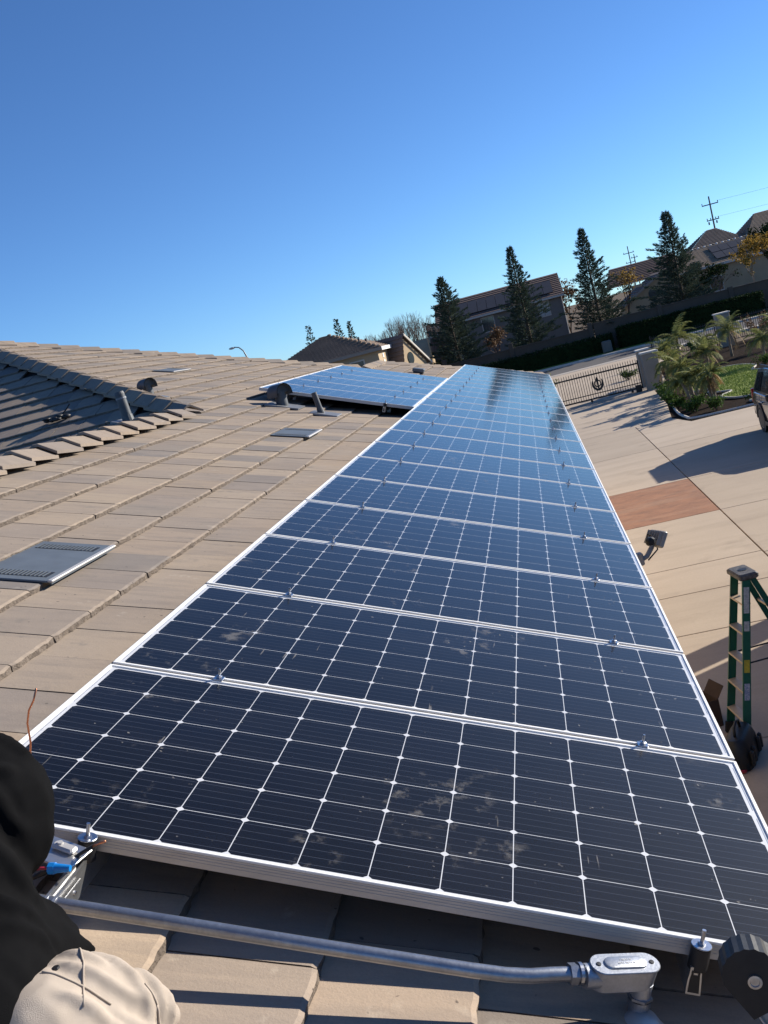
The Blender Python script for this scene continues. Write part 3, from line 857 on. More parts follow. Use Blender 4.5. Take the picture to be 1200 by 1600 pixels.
folds(pant, [(.014, [(.70, -.665), (.735, -.672), (.762, -.70)]), (.013, [(.715, -.70), (.742, -.712), (.752, -.75)]), (.012, [(.73, -.655), (.758, -.668), (.775, -.69)]),
             (.013, [(.63, -.672), (.68, -.682), (.72, -.692)]), (.012, [(.60, -.735), (.65, -.738), (.70, -.728), (.735, -.712)]), (.013, [(.64, -.80), (.69, -.785), (.735, -.77)]),
             (.011, [(.60, -.70), (.635, -.705), (.67, -.702)]), (.012, [(.70, -.76), (.74, -.745), (.77, -.72)])])
folds(hood, [(.018, [(.36, -.52), (.40, -.50), (.45, -.52)]), (.016, [(.40, -.60), (.45, -.61), (.49, -.60)]), (.018, [(.44, -.66), (.49, -.655), (.54, -.64)]), (.016, [(.47, -.73), (.53, -.71), (.58, -.67)]),
             (.015, [(.35, -.58), (.40, -.585), (.45, -.565)]), (.016, [(.50, -.78), (.55, -.74), (.59, -.70)])])
ho = cloth('hooded_top', hood, M['hoodie'], .0075, 3, (.014,), (.10,), 1)
po = cloth('trousers', pant, M['pants'], .0055, 2, (.010,), (.12,), 2)
bpy.context.view_layer.update()
pe = po.evaluated_get(bpy.context.evaluated_depsgraph_get())
def drape(u, v, lift=.001):
    ok, loc, nr, _ = pe.ray_cast(RW(u, v, .6) - PO, -NRM)
    return (loc + nr * lift) if ok else None
for pts in ([(.60, -.768), (.653, -.765), (.70, -.757)], [(.614, -.68), (.643, -.725), (.676, -.80)], [(.726, -.693), (.75, -.70), (.775, -.725)]):
    sp_ = []
    for a, b in zip(pts[:-1], pts[1:]):
        for k in range(9):
            q = Vector(a).lerp(Vector(b), k / 8); p_ = drape(q.x, q.y)
            if p_ is not None: sp_.append(p_)
    if len(sp_) > 3: MB().tube(sp_, .0017, 6).build('seam', M['seam'], person, True)
o = MB().lathe([(.001, 0), (.006, 0), (.005, .003), (.001, .003)], 10).build('rivet', M['black_metal'], person)
o.location = drape(.612, -.748, .0) or (RW(.592, -.70, .235) - PO)
bt = MB()
for (u, v) in ((.40, -.64), (.36, -.83)):
    chain(bt, [(u + .06, v - .01, -.09, .045), (u - .04, v + .03, -.10, .042), (u - .13, v + .07, -.105, .035)])
cloth('boots', bt, M['black_plastic'], .01, 3, (), (), 3)

# ------------------------------------------------------------------ ground, drive, street
def concrete(name, c1, c2, c3, s1=.35):
    m, t, b = new_mat(name)
    n1 = noise(t, s1, 6, .7, (.75, 1.15, 1), 'Position')
    n2 = noise(t, .8, 6, .62, (.3, 1.5, 1), 'Position')          # broom / wash streaks across the drive
    n3 = noise(t, 26, 3, .7, None, 'Position')
    col = mixc(t, rng(t, n1, .35, .68), c1, c2)
    col = mixc(t, rng(t, n2, .50, .74, 0, .5), col, c3)
    col = mixc(t, rng(t, n3, .4, .8, 0, .25), col, c3)
    n4 = noise(t, .8, 4, .55, None, 'Position')
    col = mixc(t, rng(t, n4, .60, .72, 0, .35), col, tuple(x * .75 for x in c3))
    oi = nd(t, 'ShaderNodeObjectInfo')
    hs = nd(t, 'ShaderNodeHueSaturation'); lk(t, col, hs.inputs['Color']); lk(t, rng(t, oi.outputs['Random'], 0, 1, .9, 1.08), hs.inputs['Value'])
    lk(t, hs.outputs[0], b.inputs['Base Color'])
    b.inputs['Roughness'].default_value = .9; b.inputs['Specular IOR Level'].default_value = .25
    bump(t, b, n3, .004, .4)
    return m
M['concrete'] = concrete('driveway_concrete', (.525, .425, .318), (.46, .368, .272), (.32, .252, .186))
M['concrete_red'] = concrete('red_dusted_concrete', (.40, .195, .11), (.24, .125, .08), (.44, .30, .205), 3.2)
M['joint'] = pm('joint_dirt', (.06, .05, .04), (.09, .075, .06), 4, .95)
M['soil'] = pm('bare_soil', (.20, .155, .11), (.13, .10, .07), .4, .95, bd=.02, fine=9, spec=.05)
M['mulch'] = pm('bark_mulch', (.045, .032, .024), (.025, .019, .015), 3, .95, bd=.04, fine=22, spec=.02)
M['asphalt'] = pm('asphalt', (.16, .15, .145), (.13, .122, .118), .7, .9, bd=.003, fine=40, spec=.1)
M['pave'] = pm('pavement_concrete', (.46, .41, .35), (.38, .33, .28), .6, .9, bd=.003, fine=20)
M['lawn'] = pm('lawn_ground', (.20, .245, .05), (.15, .195, .04), 1.2, .9, bd=.03, fine=30, spec=.05)
M['grass'] = pm('grass_blades', (.33, .39, .075), (.24, .30, .06), 1.6, .7)
M['kerbing'] = pm('pale_concrete_edging', (.66, .62, .55), (.52, .48, .42), 3, .85, bd=.003, fine=30)

gm = MB(); gs = 3000
gm.quad((-gs, -gs, -.16), (gs, -gs, -.16), (gs, gs, -.16), (-gs, gs, -.16))
struct(gm.build('ground', M['soil']))
dv = MB(); dv.poly([(1.0, -12, -.06), (22, -12, -.06), (22, 33.6, -.06), (9.5, 33.35, -.06), (6.1, 33.15, -.06), (5.75, 35.4, -.06), (6.25, 40, -.06), (6.55, 46.3, -.06), (7.6, 47, -.06), (8.4, 60, -.06), (12, 73.5, -.06), (-6, 73.5, -.06), (-1, 60, -.06), (1.0, 47, -.06), (0.2, 40, -.06), (-1.5, 33, -.06), (-1.5, 26, -.06), (1.0, 26, -.06)])
drive = struct(dv.build('driveway', M['joint']))
def slab(poly, mat='concrete', g=.011, top=0.0):
    # poly is shrunk towards its centre by the joint gap
    cx = sum(p[0] for p in poly) / len(poly); cy = sum(p[1] for p in poly) / len(poly)
    def sh(p, e):
        dx, dy = p[0] - cx, p[1] - cy; return (p[0] - math.copysign(min(e, abs(dx)), dx), p[1] - math.copysign(min(e, abs(dy)), dy))
    m = MB().loft([[(*sh(p, g), -.10) for p in poly], [(*sh(p, g), top - .006) for p in poly], [(*sh(p, g + .006), top) for p in poly]], True)
    m.build('slab', M[mat], drive)
ysL = [-12, -4, 4.0, 8.3, 11.9, 13.8, 15.4, 19.12, 23.2, 29.0, 35.0]
for a, b in zip(ysL[:-1], ysL[1:]):
    red = abs(a - 19.12) < .01
    slab([(1.0, a), (4.47, a), (4.47, b), (1.0, b)], 'concrete_red' if red else 'concrete')
for (xa, xb) in ((4.47, 9.4), (9.4, 15), (15, 22)):
    ysR = [-12, -4, 4, 10.2, 15.3, 19.12, 23.2, 29.0]
    for a, b in zip(ysR[:-1], ysR[1:]): slab([(xa, a), (xb, a), (xb, b), (xa, b)])
slab([(4.47, 29), (9.4, 29), (9.4, 33.35), (6.1, 33.15), (5.75, 35.0), (4.47, 35.0)])
slab([(9.4, 29), (22, 29), (22, 33.6), (9.4, 33.35)])
slab([(-1.5, 26), (1.0, 26), (1.0, 33), (-1.5, 33)])
slab([(-1.4, 33), (1.0, 33), (1.0, 40), (.2, 40)])
slab([(1.0, 35), (5.75, 35), (6.25, 40), (1.0, 40)])
slab([(1.0, 40), (6.25, 40), (6.55, 46.3), (1.0, 46.3)])
slab([(1.0, 46.3), (7.2, 46.3), (8.3, 58), (-.6, 58)], 'concrete')
slab([(-.6, 58), (8.3, 58), (11.9, 73.4), (-6, 73.4)], 'concrete')
struct(MB().box(-80, 90, 73.6, 75.2, -.3, -.0).build('near_pavement', M['pave']))
struct(MB().quad((-80, 75.2, -.12), (90, 75.2, -.12), (90, 85.4, -.12), (-80, 85.4, -.12)).build('street', M['asphalt']))
struct(MB().cbox(-80, 90, 85.4, 85.62, -.3, .03, .02).build('far_kerb', M['kerbing']))
struct(MB().box(-80, 90, 85.62, 86.6, -.3, .02).build('far_pavement', M['pave']))
struct(MB().quad((-80, 86.6, .012), (90, 86.6, .012), (90, 90.5, .05), (-80, 90.5, .05)).build('verge', M['lawn']))

# garden right of the gate
bedp = [(6.6, 46.3), (6.25, 40), (5.75, 35.4), (6.1, 33.2), (9.5, 33.4), (22, 33.65), (26, 64), (10, 64), (8.3, 58), (7.3, 47)]
struct(MB().poly([(x, y, -.03) for x, y in bedp]).build('planting_bed', M['mulch']))
def spline(pts, n=6, closed=True):
    out = []; N = len(pts)
    for i in range(N if closed else N - 1):
        p0, p1, p2, p3 = (Vector((*pts[(i + k) % N if closed else min(max(i + k, 0), N - 1)], 0)) for k in (-1, 0, 1, 2))
        for j in range(n):
            t = j / n
            out.append(.5 * ((2 * p1) + (p2 - p0) * t + (2 * p0 - 5 * p1 + 4 * p2 - p3) * t * t + (3 * p1 - p0 - 3 * p2 + p3) * t ** 3))
    return out
lawnp = [(7.75, 44.6), (7.45, 41.9), (8.1, 41.3), (7.9, 39.9), (8.55, 38.9), (7.95, 37.9), (8.25, 36.4), (9.0, 35.9), (8.45, 34.5), (11.5, 34.4), (16, 35), (18, 40), (14, 43.2), (11.6, 43.6), (10.6, 44.8), (11.1, 46.6), (10.7, 48.6), (9.6, 49.2), (8.5, 47.5)]
lp = spline(lawnp, 6)
struct(MB().poly([(p.x, p.y, .02) for p in lp]).build('lawn', M['lawn']))
tag(MB().tube([(p.x, p.y, .02) for p in lp] + [(lp[0].x, lp[0].y, .02)], .042, 6).build('lawn_edging', M['kerbing'], smooth=True),
    'pale wavy concrete edging winding round the green lawn', 'edging')
tag(MB().tube([Vector((p.x, p.y, .0)) for p in spline([(6.75, 45.9), (6.7, 43), (6.2, 37.5), (6.15, 34.6), (6.6, 33.7), (9.6, 33.75), (14, 34)], 6, False)], .05, 6).build('bed_edging', M['kerbing'], smooth=True),
    'low pale concrete strip edging the planting bed along the driveway', 'edging')
def inpoly(x, y, P):
    c = False; j = len(P) - 1
    for i in range(len(P)):
        if (P[i].y > y) != (P[j].y > y) and x < (P[j].x - P[i].x) * (y - P[i].y) / (P[j].y - P[i].y) + P[i].x: c = not c
        j = i
    return c
gb = MB(); rg = random.Random(9)
for _ in range(26000):
    x, y = rg.uniform(7.3, 13), rg.uniform(34.3, 49.2)
    if not inpoly(x, y, lp): continue
    a = rg.uniform(0, 6.28); h = rg.uniform(.04, .085); w_ = .012
    gb.add([(x - w_ * math.cos(a), y - w_ * math.sin(a), .015), (x + w_ * math.cos(a), y + w_ * math.sin(a), .015), (x + rg.uniform(-.03, .03), y + rg.uniform(-.03, .03), .02 + h)], [(0, 1, 2)])
tag(gb.build('grass', M['grass']), 'short green lawn grass inside the pale edging', 'grass', kind='stuff')

# ------------------------------------------------------------------ gate, pillars, fence
M['iron'] = pm('black_iron', (.012, .011, .011), (.02, .019, .018), 12, .45)
M['pillar'] = pm('grey_tan_stucco', (.34, .285, .225), (.29, .24, .19), 2.2, .92, bd=.004, fine=40)
GY = 47.55
gate = thing('iron_gate', 'black iron sliding gate with a round sword emblem across the driveway', 'gate', (1.6, GY, 0))
GL = 4.62
for nm, z0, z1 in (('bottom_rail', .13, .20), ('lower_rail', .36, .40), ('top_rail', 1.26, 1.33)):
    MB().cbox(0, GL, -.03, .03, z0, z1, .005).build(nm, M['iron'], gate)
BAR = MB().box(-.012, .012, -.012, .012, .20, 1.46).add([(-.016, -.009, 1.44), (.016, -.009, 1.44), (.016, .009, 1.44), (-.016, .009, 1.44), (0, 0, 1.54)], [(0, 1, 4), (1, 2, 4), (2, 3, 4), (3, 0, 4), (3, 2, 1, 0)]).mesh('bar', M['iron'])
n = 40
for i in range(1, n): link('bar', BAR, gate, loc=(GL * i / n, 0, 0))
for x in (.03, GL - .03): MB().cbox(x - .035, x + .035, -.035, .035, .1, 1.44, .006).build('stile', M['iron'], gate)
for x in (.5, 2.2, 4.1): MB().cyl((x, -.035, .07), (x, .035, .07), .06, n=14).build('wheel', M['iron'], gate)
em = MB(); ex, ez = 2.62, .80
for k in range(40):      # ring
    a0, a1 = 2 * math.pi * k / 40, 2 * math.pi * (k + 1) / 40
    q = [(ex + r * math.cos(a) * .98, ez + .02 + r * math.sin(a)) for a in (a0, a1) for r in (.08, .118)]
    em.loft([[(x, -.055, z) for x, z in (q[0], q[1], q[3], q[2])], [(x, -.04, z) for x, z in (q[0], q[1], q[3], q[2])]])
sw = [(-.02, -.19), (.02, -.19), (.02, -.13), (.028, .05), (.045, .16), (0, .235), (-.045, .16), (-.028, .05), (-.02, -.13)]
em.loft([[(ex + x, y, ez + z) for x, z in sw] for y in (-.06, -.045)])
for s_ in (-1, 1):       # two curved blades crossing at the foot
    pts = []
    for k in range(17):
        a = R(-118 + k * 178 / 16); r0 = .205 - .018 * math.sin(math.pi * k / 16)
        pts.append((a, r0 + .01))
    outer = [(ex + s_ * (r * math.cos(a) * .92), ez - .0 + r * math.sin(a)) for a, r in pts]
    inner = [(ex + s_ * ((r - .074 * math.sin(math.pi * min(1, k / 15.)) ** .6 - .004) * math.cos(a) * .92), ez + (r - .074 * math.sin(math.pi * min(1, k / 15.)) ** .6 - .004) * math.sin(a)) for k, (a, r) in enumerate(pts)]
    for k in range(16):
        q = [outer[k], outer[k + 1], inner[k + 1], inner[k]]
        em.loft([[(x, y, z) for x, z in q] for y in (-.05 - .004 * s_, -.038 - .004 * s_)])
em.v = [(ex + (x - ex) * 1.5, y, ez + (z - ez) * 1.5) for x, y, z in em.v]
em.build('emblem', M['iron'], gate)
mt = MB().cbox(4.25, 4.52, -.3, -.07, .0, .32, .02); mt.build('track_stop', M['iron'], gate)
def pillar(x0, x1, y0, y1, h, label, name='gate_pillar'):
    t = thing(name, label, 'pillar', ((x0 + x1) / 2, (y0 + y1) / 2, 0), group='stucco pillars')
    hx, hy = (x1 - x0) / 2, (y1 - y0) / 2
    MB().cbox(-hx, hx, -hy, hy, -.3, h, .02).build('shaft', M['pillar'], t)
    MB().cbox(-hx - .05, hx + .05, -hy - .05, hy + .05, h + .002, h + .09, .02).build('cap_stone', M['kerbing'], t)
    return t
pillar(6.34, 7.05, 46.75, 47.45, 1.66, 'large tan stucco pillar at the right end of the iron gate')
pillar(6.42, 7.0, 49.2, 50.0, 1.68, 'stucco pillar just behind the gate pillar, street side')
pillar(.75, 1.4, 46.9, 47.5, 1.5, 'stucco pillar at the left end of the gate, behind the panels')
pillar(12.5, 13.3, 62.2, 63.0, 1.9, 'stucco fence pillar among palms beyond the lawn')
pillar(17.9, 18.6, 63.2, 63.9, 1.9, 'stucco fence pillar at the right edge beyond the palms')
def fence(x0, y0, x1, y1, label):
    d = Vector((x1 - x0, y1 - y0, 0)); L = d.length
    t = thing('iron_fence', label, 'fence', (x0, y0, 0), (0, 0, math.atan2(d.y, d.x)), 'iron picket fences')
    for nm, z in (('rail', .25), ('rail', 1.45)): MB().box(0, L, -.02, .02, z, z + .045).build(nm, M['iron'], t)
    k = int(L / .13)
    for i in range(1, k): link('picket', BAR, t, loc=(L * i / k, 0, .1))
    for x in (.03, L - .03): MB().box(x - .03, x + .03, -.03, .03, -.2, 1.65).build('post', M['iron'], t)
fence(8.6, 62.6, 12.4, 62.6, 'black iron picket fence left of the far stucco pillar')
fence(13.4, 62.7, 17.8, 63.5, 'black iron picket fence right of the far stucco pillar')

# ------------------------------------------------------------------ foliage builders
def leafmat(name, c1, c2, scale=1.2, tr=.25, rough=.6):
    m, t, b = new_mat(name)
    col = mixc(t, rng(t, noise(t, scale, 4, .7, None, 'Position'), .32, .68), c1, c2)
    lk(t, col, b.inputs['Base Color']); b.inputs['Roughness'].default_value = rough; b.inputs['Specular IOR Level'].default_value = .08
    tl = nd(t, 'ShaderNodeBsdfTranslucent'); lk(t, col, tl.inputs[0])
    mx = nd(t, 'ShaderNodeMixShader'); mx.inputs[0].default_value = tr
    lk(t, b.outputs[0], mx.inputs[1]); lk(t, tl.outputs[0], mx.inputs[2]); lk(t, mx.outputs[0], t.nodes['Material Output'].inputs[0])
    return m
M['needle'] = leafmat('conifer_needles', (.085, .112, .078), (.05, .072, .053), .8, .12, 1.0)
M['hedge'] = leafmat('hedge_leaves', (.022, .042, .014), (.013, .026, .009), 1.5, .12, .9)
M['palm'] = leafmat('palm_leaves', (.30, .30, .11), (.14, .17, .055), 1.6, .35)
M['palm_dry'] = leafmat('dry_palm_leaves', (.36, .23, .10), (.24, .16, .075), 2, .25)
M['shrub'] = leafmat('shrub_leaves', (.085, .14, .03), (.045, .085, .018), 2, .28)
M['yellow'] = leafmat('autumn_leaves', (.42, .25, .05), (.2, .14, .035), .9, .3)
M['rust'] = leafmat('rusty_leaves', (.20, .12, .065), (.12, .08, .05), 1, .25)
M['twig'] = pm('bare_twigs', (.085, .06, .05), (.055, .04, .035), 3, .9)
M['bark'] = pm('bark', (.16, .115, .08), (.09, .065, .045), 6, .95, bd=.02, fine=30)
M['palebark'] = pm('pale_bark', (.36, .29, .21), (.22, .17, .12), 6, .9, bd=.02, fine=30)
def leaf(mb, p, d, L, W, rg):
    d = d.normalized(); s_ = d.cross(Vector((rg.uniform(-1, 1), rg.uniform(-1, 1), rg.uniform(-1, 1)))).normalized() * W
    mb.add([p, p + d * L * .5 + s_, p + d * L, p + d * L * .5 - s_], [(0, 1, 2, 3)])
def rv(rg): return Vector((rg.gauss(0, 1), rg.gauss(0, 1), rg.gauss(0, 1))).normalized()
def conifer(x, y, H, Rm, label, seed, dens=1.0):
    rg = random.Random(seed)
    t = thing('conifer_tree', label, 'tree', (x, y, 0), group='tall conifers across the street')
    MB().tube([(0, 0, -.2), (rg.uniform(-.05, .05), 0, H * .4), (0, 0, H * .97)], [H * .018, H * .012, .01], 8).build('trunk', M['bark'], t, True)
    c = MB(); bz = H * .13
    nb = int(235 * dens)
    lean = [rg.uniform(.7, 1.3) for _ in range(12)]; ex_ = rg.uniform(.95, 1.3); tf = rg.uniform(4.5, 7); tph = rg.uniform(0, 6)
    br = MB()
    for i in range(nb):
        f = (i + rg.random()) / nb; f = f ** 1.12
        z = bz + (H - bz) * f
        a = i * 2.39996 + rg.uniform(-.3, .3)
        prof = (1 - f) ** ex_ * (.78 + .36 * abs(math.sin(z * tf * .5 + tph))) * (1.0 if f > .12 else .62 + f * 3.2)
        r = Rm * prof * lean[int((a % 6.283) / 6.283 * 12) % 12] * rg.uniform(.4, 1.22) + .1
        up = .12 + .55 * f
        d = Vector((math.cos(a), math.sin(a), up * .6))
        tip = Vector((0, 0, z)) + d * r
        br.tube([(0, 0, z), tip], [.012, .004], 3, False)
        nn = int(14 + r * 46)
        for k in range(nn):
            s_ = 1.03 - .88 * rg.random() ** 1.35
            lat = Vector((-d.y, d.x, 0)) * rg.gauss(0, .15 * r * (1.2 - s_) + .04)
            p = Vector((0, 0, z)).lerp(tip, s_) + lat + Vector((0, 0, rg.gauss(0, .05) + .10 * r * (s_ * s_ - s_)))
            dd = d * .9 + lat * 1.2 + rv(rg) * .4 + Vector((0, 0, .18))
            leaf(c, p, dd, rg.uniform(.16, .36), rg.uniform(.02, .042), rg)
    for k in range(60):
        p = Vector((rg.gauss(0, .04), rg.gauss(0, .04), H * rg.uniform(.88, 1.0)))
        leaf(c, p, Vector((rg.gauss(0, .5), rg.gauss(0, .5), 1)), .3, .035, rg)
    cr = c.build('crown', M['needle'], t); br.build('branches', M['bark'], t)
conifer(-4.75, 93, 9.8, 2.75, 'leftmost tall conifer, beside the bare tree and two-storey house', 1, 1.15)
conifer(1.8, 93.6, 10.8, 2.6, 'second tall conifer from the left, in front of the two-storey house', 2, 1.1)
conifer(8.2, 93.6, 10.7, 2.8, 'third tall conifer from the left, right of the two-storey house', 3, 1.15)
conifer(15.5, 93.4, 10.2, 3.1, 'rightmost tall conifer, in front of the tan gabled house', 4, 1.25)
def small_far_conifer(x, y, z0, H, Rm, label, seed):
    rg = random.Random(seed)
    t = thing('conifer_tree', label, 'tree', (x, y, 0), group='distant conifer tops')
    MB().tube([(0, 0, -.2), (0, 0, H)], [.2, .02], 6).build('trunk', M['bark'], t)
    c = MB()
    for i in range(420):
        f = rg.random() ** 1.2; z = z0 + (H - z0) * f; a = rg.uniform(0, 6.28); r = Rm * (1 - f) * rg.uniform(.3, 1.1)
        leaf(c, Vector((r * math.cos(a), r * math.sin(a), z)), Vector((math.cos(a), math.sin(a), .6)), rg.uniform(.25, .5), .08, rg)
    c.build('crown', M['needle'], t)
small_far_conifer(-23.0, 120, 3, 9.9, 1.5, 'dark conifer top left of the hipped roof peak', 21)
small_far_conifer(-21.4, 140, 4, 9.9, .8, 'faint thin conifer top behind the hipped roof peak', 22)
small_far_conifer(-19.6, 120, 3, 9.8, 1.3, 'dark conifer top right of the hipped roof peak', 23)
def branchy(mb, p, d, L, r, depth, rg, tips, spread=.5, up=.25):
    q = p + d * L
    mid = p + d * L * .5 + rv(rg) * L * .05
    mb.tube([p, mid, q], [r, r * .85, r * .65], 5 if r > .02 else 3, False)
    tips.append((q, d))
    if depth == 0: return
    for _ in range(rg.choice((2, 3, 3))):
        nd_ = (d + rv(rg) * spread + Vector((0, 0, up))).normalized()
        branchy(mb, q, nd_, L * rg.uniform(.62, .85), r * .62, depth - 1, rg, tips, spread, up)
def broadleaf(x, y, H, label, seed, mat, nl, lsize=.14, depth=4, trunk=.32, spread=.55, group=None, up=.2, cl=.35, stems=1, bark='bark', r0=None):
    rg = random.Random(seed)
    t = thing('broadleaf_tree', label, 'tree', (x, y, 0), group=group)
    mb = MB(); tips = []
    for s_ in range(stems):
        d0 = Vector((rg.uniform(-.15, .15) * stems, rg.uniform(-.15, .15) * stems, 1)).normalized()
        branchy(mb, Vector((rg.uniform(-.1, .1) * (stems - 1), rg.uniform(-.1, .1) * (stems - 1), -.1)), d0, H * trunk, r0 or H * .018, depth, rg, tips, spread, up)
    mb.build('trunk', M[bark], t)
    if nl:
        c = MB()
        for _ in range(nl):
            q, d = tips[rg.randrange(len(tips) // 4, len(tips))]
            leaf(c, q + rv(rg) * cl * rg.random(), rv(rg) + Vector((0, 0, -.3)), lsize * rg.uniform(.7, 1.3), lsize * .33, rg)
        c.build('crown', M[mat], t)
    return t
G = 'bare winter trees'
for i, (x, y, h, lab) in enumerate(((-11.6, 100, 9.0, 'bare twiggy tree at the left of the thicket behind the tan gable'), (-9.9, 101, 9.8, 'bare twiggy tree in the middle of the thicket behind the tan gable'),
                                    (-8.5, 99, 8.8, 'bare twiggy tree at the right of the thicket, beside the leftmost conifer'))):
    broadleaf(x, y, h, lab, 60 + i, 'rust', 0, depth=6, trunk=.22, spread=.42, group=G, up=.28, bark='twig', stems=4, r0=.11)
broadleaf(-1.6, 99, 4.6, 'rust-brown small tree before the two-storey house wall', 70, 'rust', 900, .22, 5, .28, .6, bark='twig')
broadleaf(11.2, 98.5, 7.0, 'thin tree with few yellow-brown leaves between two conifers', 71, 'yellow', 420, .2, 5, .28, .5, bark='twig')
broadleaf(6.5, 112, 7.2, 'dark brown leafy tree right of the two-storey house', 72, 'rust', 1100, .26, 5, .28, .6)
broadleaf(21.5, 91.6, 6.6, 'street tree with yellow autumn leaves at the right edge', 73, 'yellow', 1500, .2, 5, .3, .62, bark='palebark')
broadleaf(23.6, 95, 7.4, 'dark leafy tree behind the yellow street tree at the right edge', 74, 'hedge', 2200, .24, 5, .3, .6)
broadleaf(19.0, 97, 5.2, 'dark small tree left of the yellow street tree', 75, 'hedge', 1300, .2, 5, .3, .6)
def hedge(x0, x1, y0, y1, h, label, seed, mat='hedge', n=7000):
    rg = random.Random(seed); t = thing('hedge', label, 'hedge', ((x0 + x1) / 2, (y0 + y1) / 2, 0), group='clipped hedges across the street')
    hx, hy = (x1 - x0) / 2, (y1 - y0) / 2
    MB().cbox(-hx + .12, hx - .12, -hy + .1, hy - .1, -.1, h - .12, .1).build('inner_growth', M['hedge'], t)
    c = MB()
    for _ in range(n):
        k = rg.random()
        if k < .45: p = Vector((rg.uniform(-hx, hx), rg.uniform(-hy, hy), h + rg.gauss(-.05, .05) + .08 * math.sin(7 * rg.random())))
        elif k < .9: p = Vector((rg.uniform(-hx, hx), -hy + rg.gauss(0, .05), rg.uniform(0, h)))
        else: p = Vector((rg.choice((-hx, hx)) + rg.gauss(0, .05), rg.uniform(-hy, hy), rg.uniform(0, h)))
        leaf(c, p, rv(rg) + Vector((0, -.2, .4)), rg.uniform(.09, .17), .045, rg)
    c.build('foliage', M[mat], t)
hedge(-30, 8.4, 88.2, 89.3, 1.45, 'long dark clipped hedge left of the third conifer', 80, n=15000)
hedge(9.0, 21, 88.4, 89.6, 1.75, 'long dark clipped hedge right of the third conifer', 81, n=9000)
M['utility'] = pm('green_grey_box', (.12, .12, .11), (.1, .1, .09), 5, .6)
tag(MB().cbox(7.45, 8.25, 87.6, 88.1, 0, 1.0, .08).build('utility_box', M['utility']), 'dull utility cabinet on the verge by the third conifer trunk', 'utility box')

# ------------------------------------------------------------------ palms and low plants in the front garden
def palm(x, y, H, L, nf, label, seed, dry=2, stems=1, group='young palms in the front garden'):
    rg = random.Random(seed)
    t = thing('palm_tree', label, 'palm', (x, y, 0), group=group)
    tr = MB(); fr = MB(); dr = MB()
    for s_ in range(stems):
        ox, oy = (rg.uniform(-.18, .18), rg.uniform(-.18, .18)) if stems > 1 else (0, 0)
        tx, ty = ox * 2.0 + rg.uniform(-.1, .1), oy * 2.0 + rg.uniform(-.1, .1)
        h = H * .72 * rg.uniform(.88, 1.05)
        tr.tube([(ox, oy, -.1), (ox + (tx - ox) * .4, oy + (ty - oy) * .4, h * .5), (tx, ty, h)], [.075, .06, .045], 8)
        for k in range(nf):
            a = k * 2.4 + rg.uniform(-.3, .3); el = rg.uniform(.2, 1.4); ln = .78 * L * rg.uniform(.75, 1.1)
            isdry = k < dry
            if isdry: el = rg.uniform(-.5, .0)
            mb = dr if isdry else fr
            d = Vector((math.cos(a) * math.cos(el), math.sin(a) * math.cos(el), math.sin(el)))
            p = Vector((tx, ty, h)); pts = [p.copy()]; n = 9
            for j in range(n):
                d = (d + Vector((0, 0, -.18 - .05 * j / n))).normalized(); p = p + d * ln / n; pts.append(p.copy())
            mb.tube(pts, [.016 * (1 - j / (n + 1)) + .003 for j in range(n + 1)], 3, False)
            for j in range(2, n + 1):
                ax = (pts[j] - pts[j - 1]).normalized(); sd = ax.cross(Vector((0, 0, 1))).normalized()
                for q in range(4):
                    pp = pts[j - 1].lerp(pts[j], q / 4); ll = ln * .27 * (1 - abs(j / n - .5) * .9)
                    for sg in (-1, 1):
                        dd = (sd * sg + ax * .7 + Vector((0, 0, -.25)) + rv(rg) * .15).normalized()
                        e = pp + dd * ll + Vector((0, 0, -.12 * ll)); wv = ax * .008
                        mb.add([pp - wv, pp + wv, pp + dd * ll * .55 + wv * 1.2, e, pp + dd * ll * .55 - wv * 1.2], [(0, 1, 2, 3, 4)])
    tr.build('trunk', M['palebark'], t, True); fr.build('fronds', M['palm'], t)
    if dry: dr.build('dry_fronds', M['palm_dry'], t)
palm(7.3, 45.0, 1.7, 1.5, 20, 'young palm with brown hanging frond beside the gate pillar', 31, 3)
palm(7.2, 40.8, 1.75, 1.35, 21, 'young palm with dark trunk between the gate pillar palm and the leaning stems', 32, 1)
palm(7.05, 37.5, 1.35, 1.0, 17, 'slim young palm near the driveway bed corner', 33, 0, 3)
palm(7.42, 36.0, 1.5, .95, 15, 'young palm with leaning forked brown stems at the lawn corner', 34, 5, 2)
palm(8.7, 52.0, 2.4, 1.8, 23, 'tallest palm behind the gate pillar, fronds against the dark hedge', 35, 0)
palm(7.7, 49.0, 1.9, 1.5, 21, 'bushy palm close behind the gate pillar, yellow-green tips', 36, 1)
palm(11.6, 46.9, 1.5, 1.35, 21, 'palm in the dark mulch bed right of the lawn', 37, 1)
palm(11.6, 54.5, 1.9, 1.7, 21, 'palm with yellowing low frond in front of the far fence pillar', 38, 3)
palm(13.9, 54.0, 1.9, 1.5, 20, 'palm at the right edge in front of the street', 39, 2)
palm(9.7, 50.3, 1.3, 1.4, 22, 'bushy low palm at the back edge of the lawn', 40, 1)
palm(10.6, 56.0, 1.6, 1.5, 20, 'palm in front of the far iron fence, left of its pillar', 41, 2)
palm(7.5, 42.6, 1.2, 1.2, 20, 'low full palm between the two nearest gate palms', 42, 2)
palm(7.1, 38.9, 1.15, 1.05, 18, 'low olive palm just beyond the slim palm at the bed corner', 43, 1)
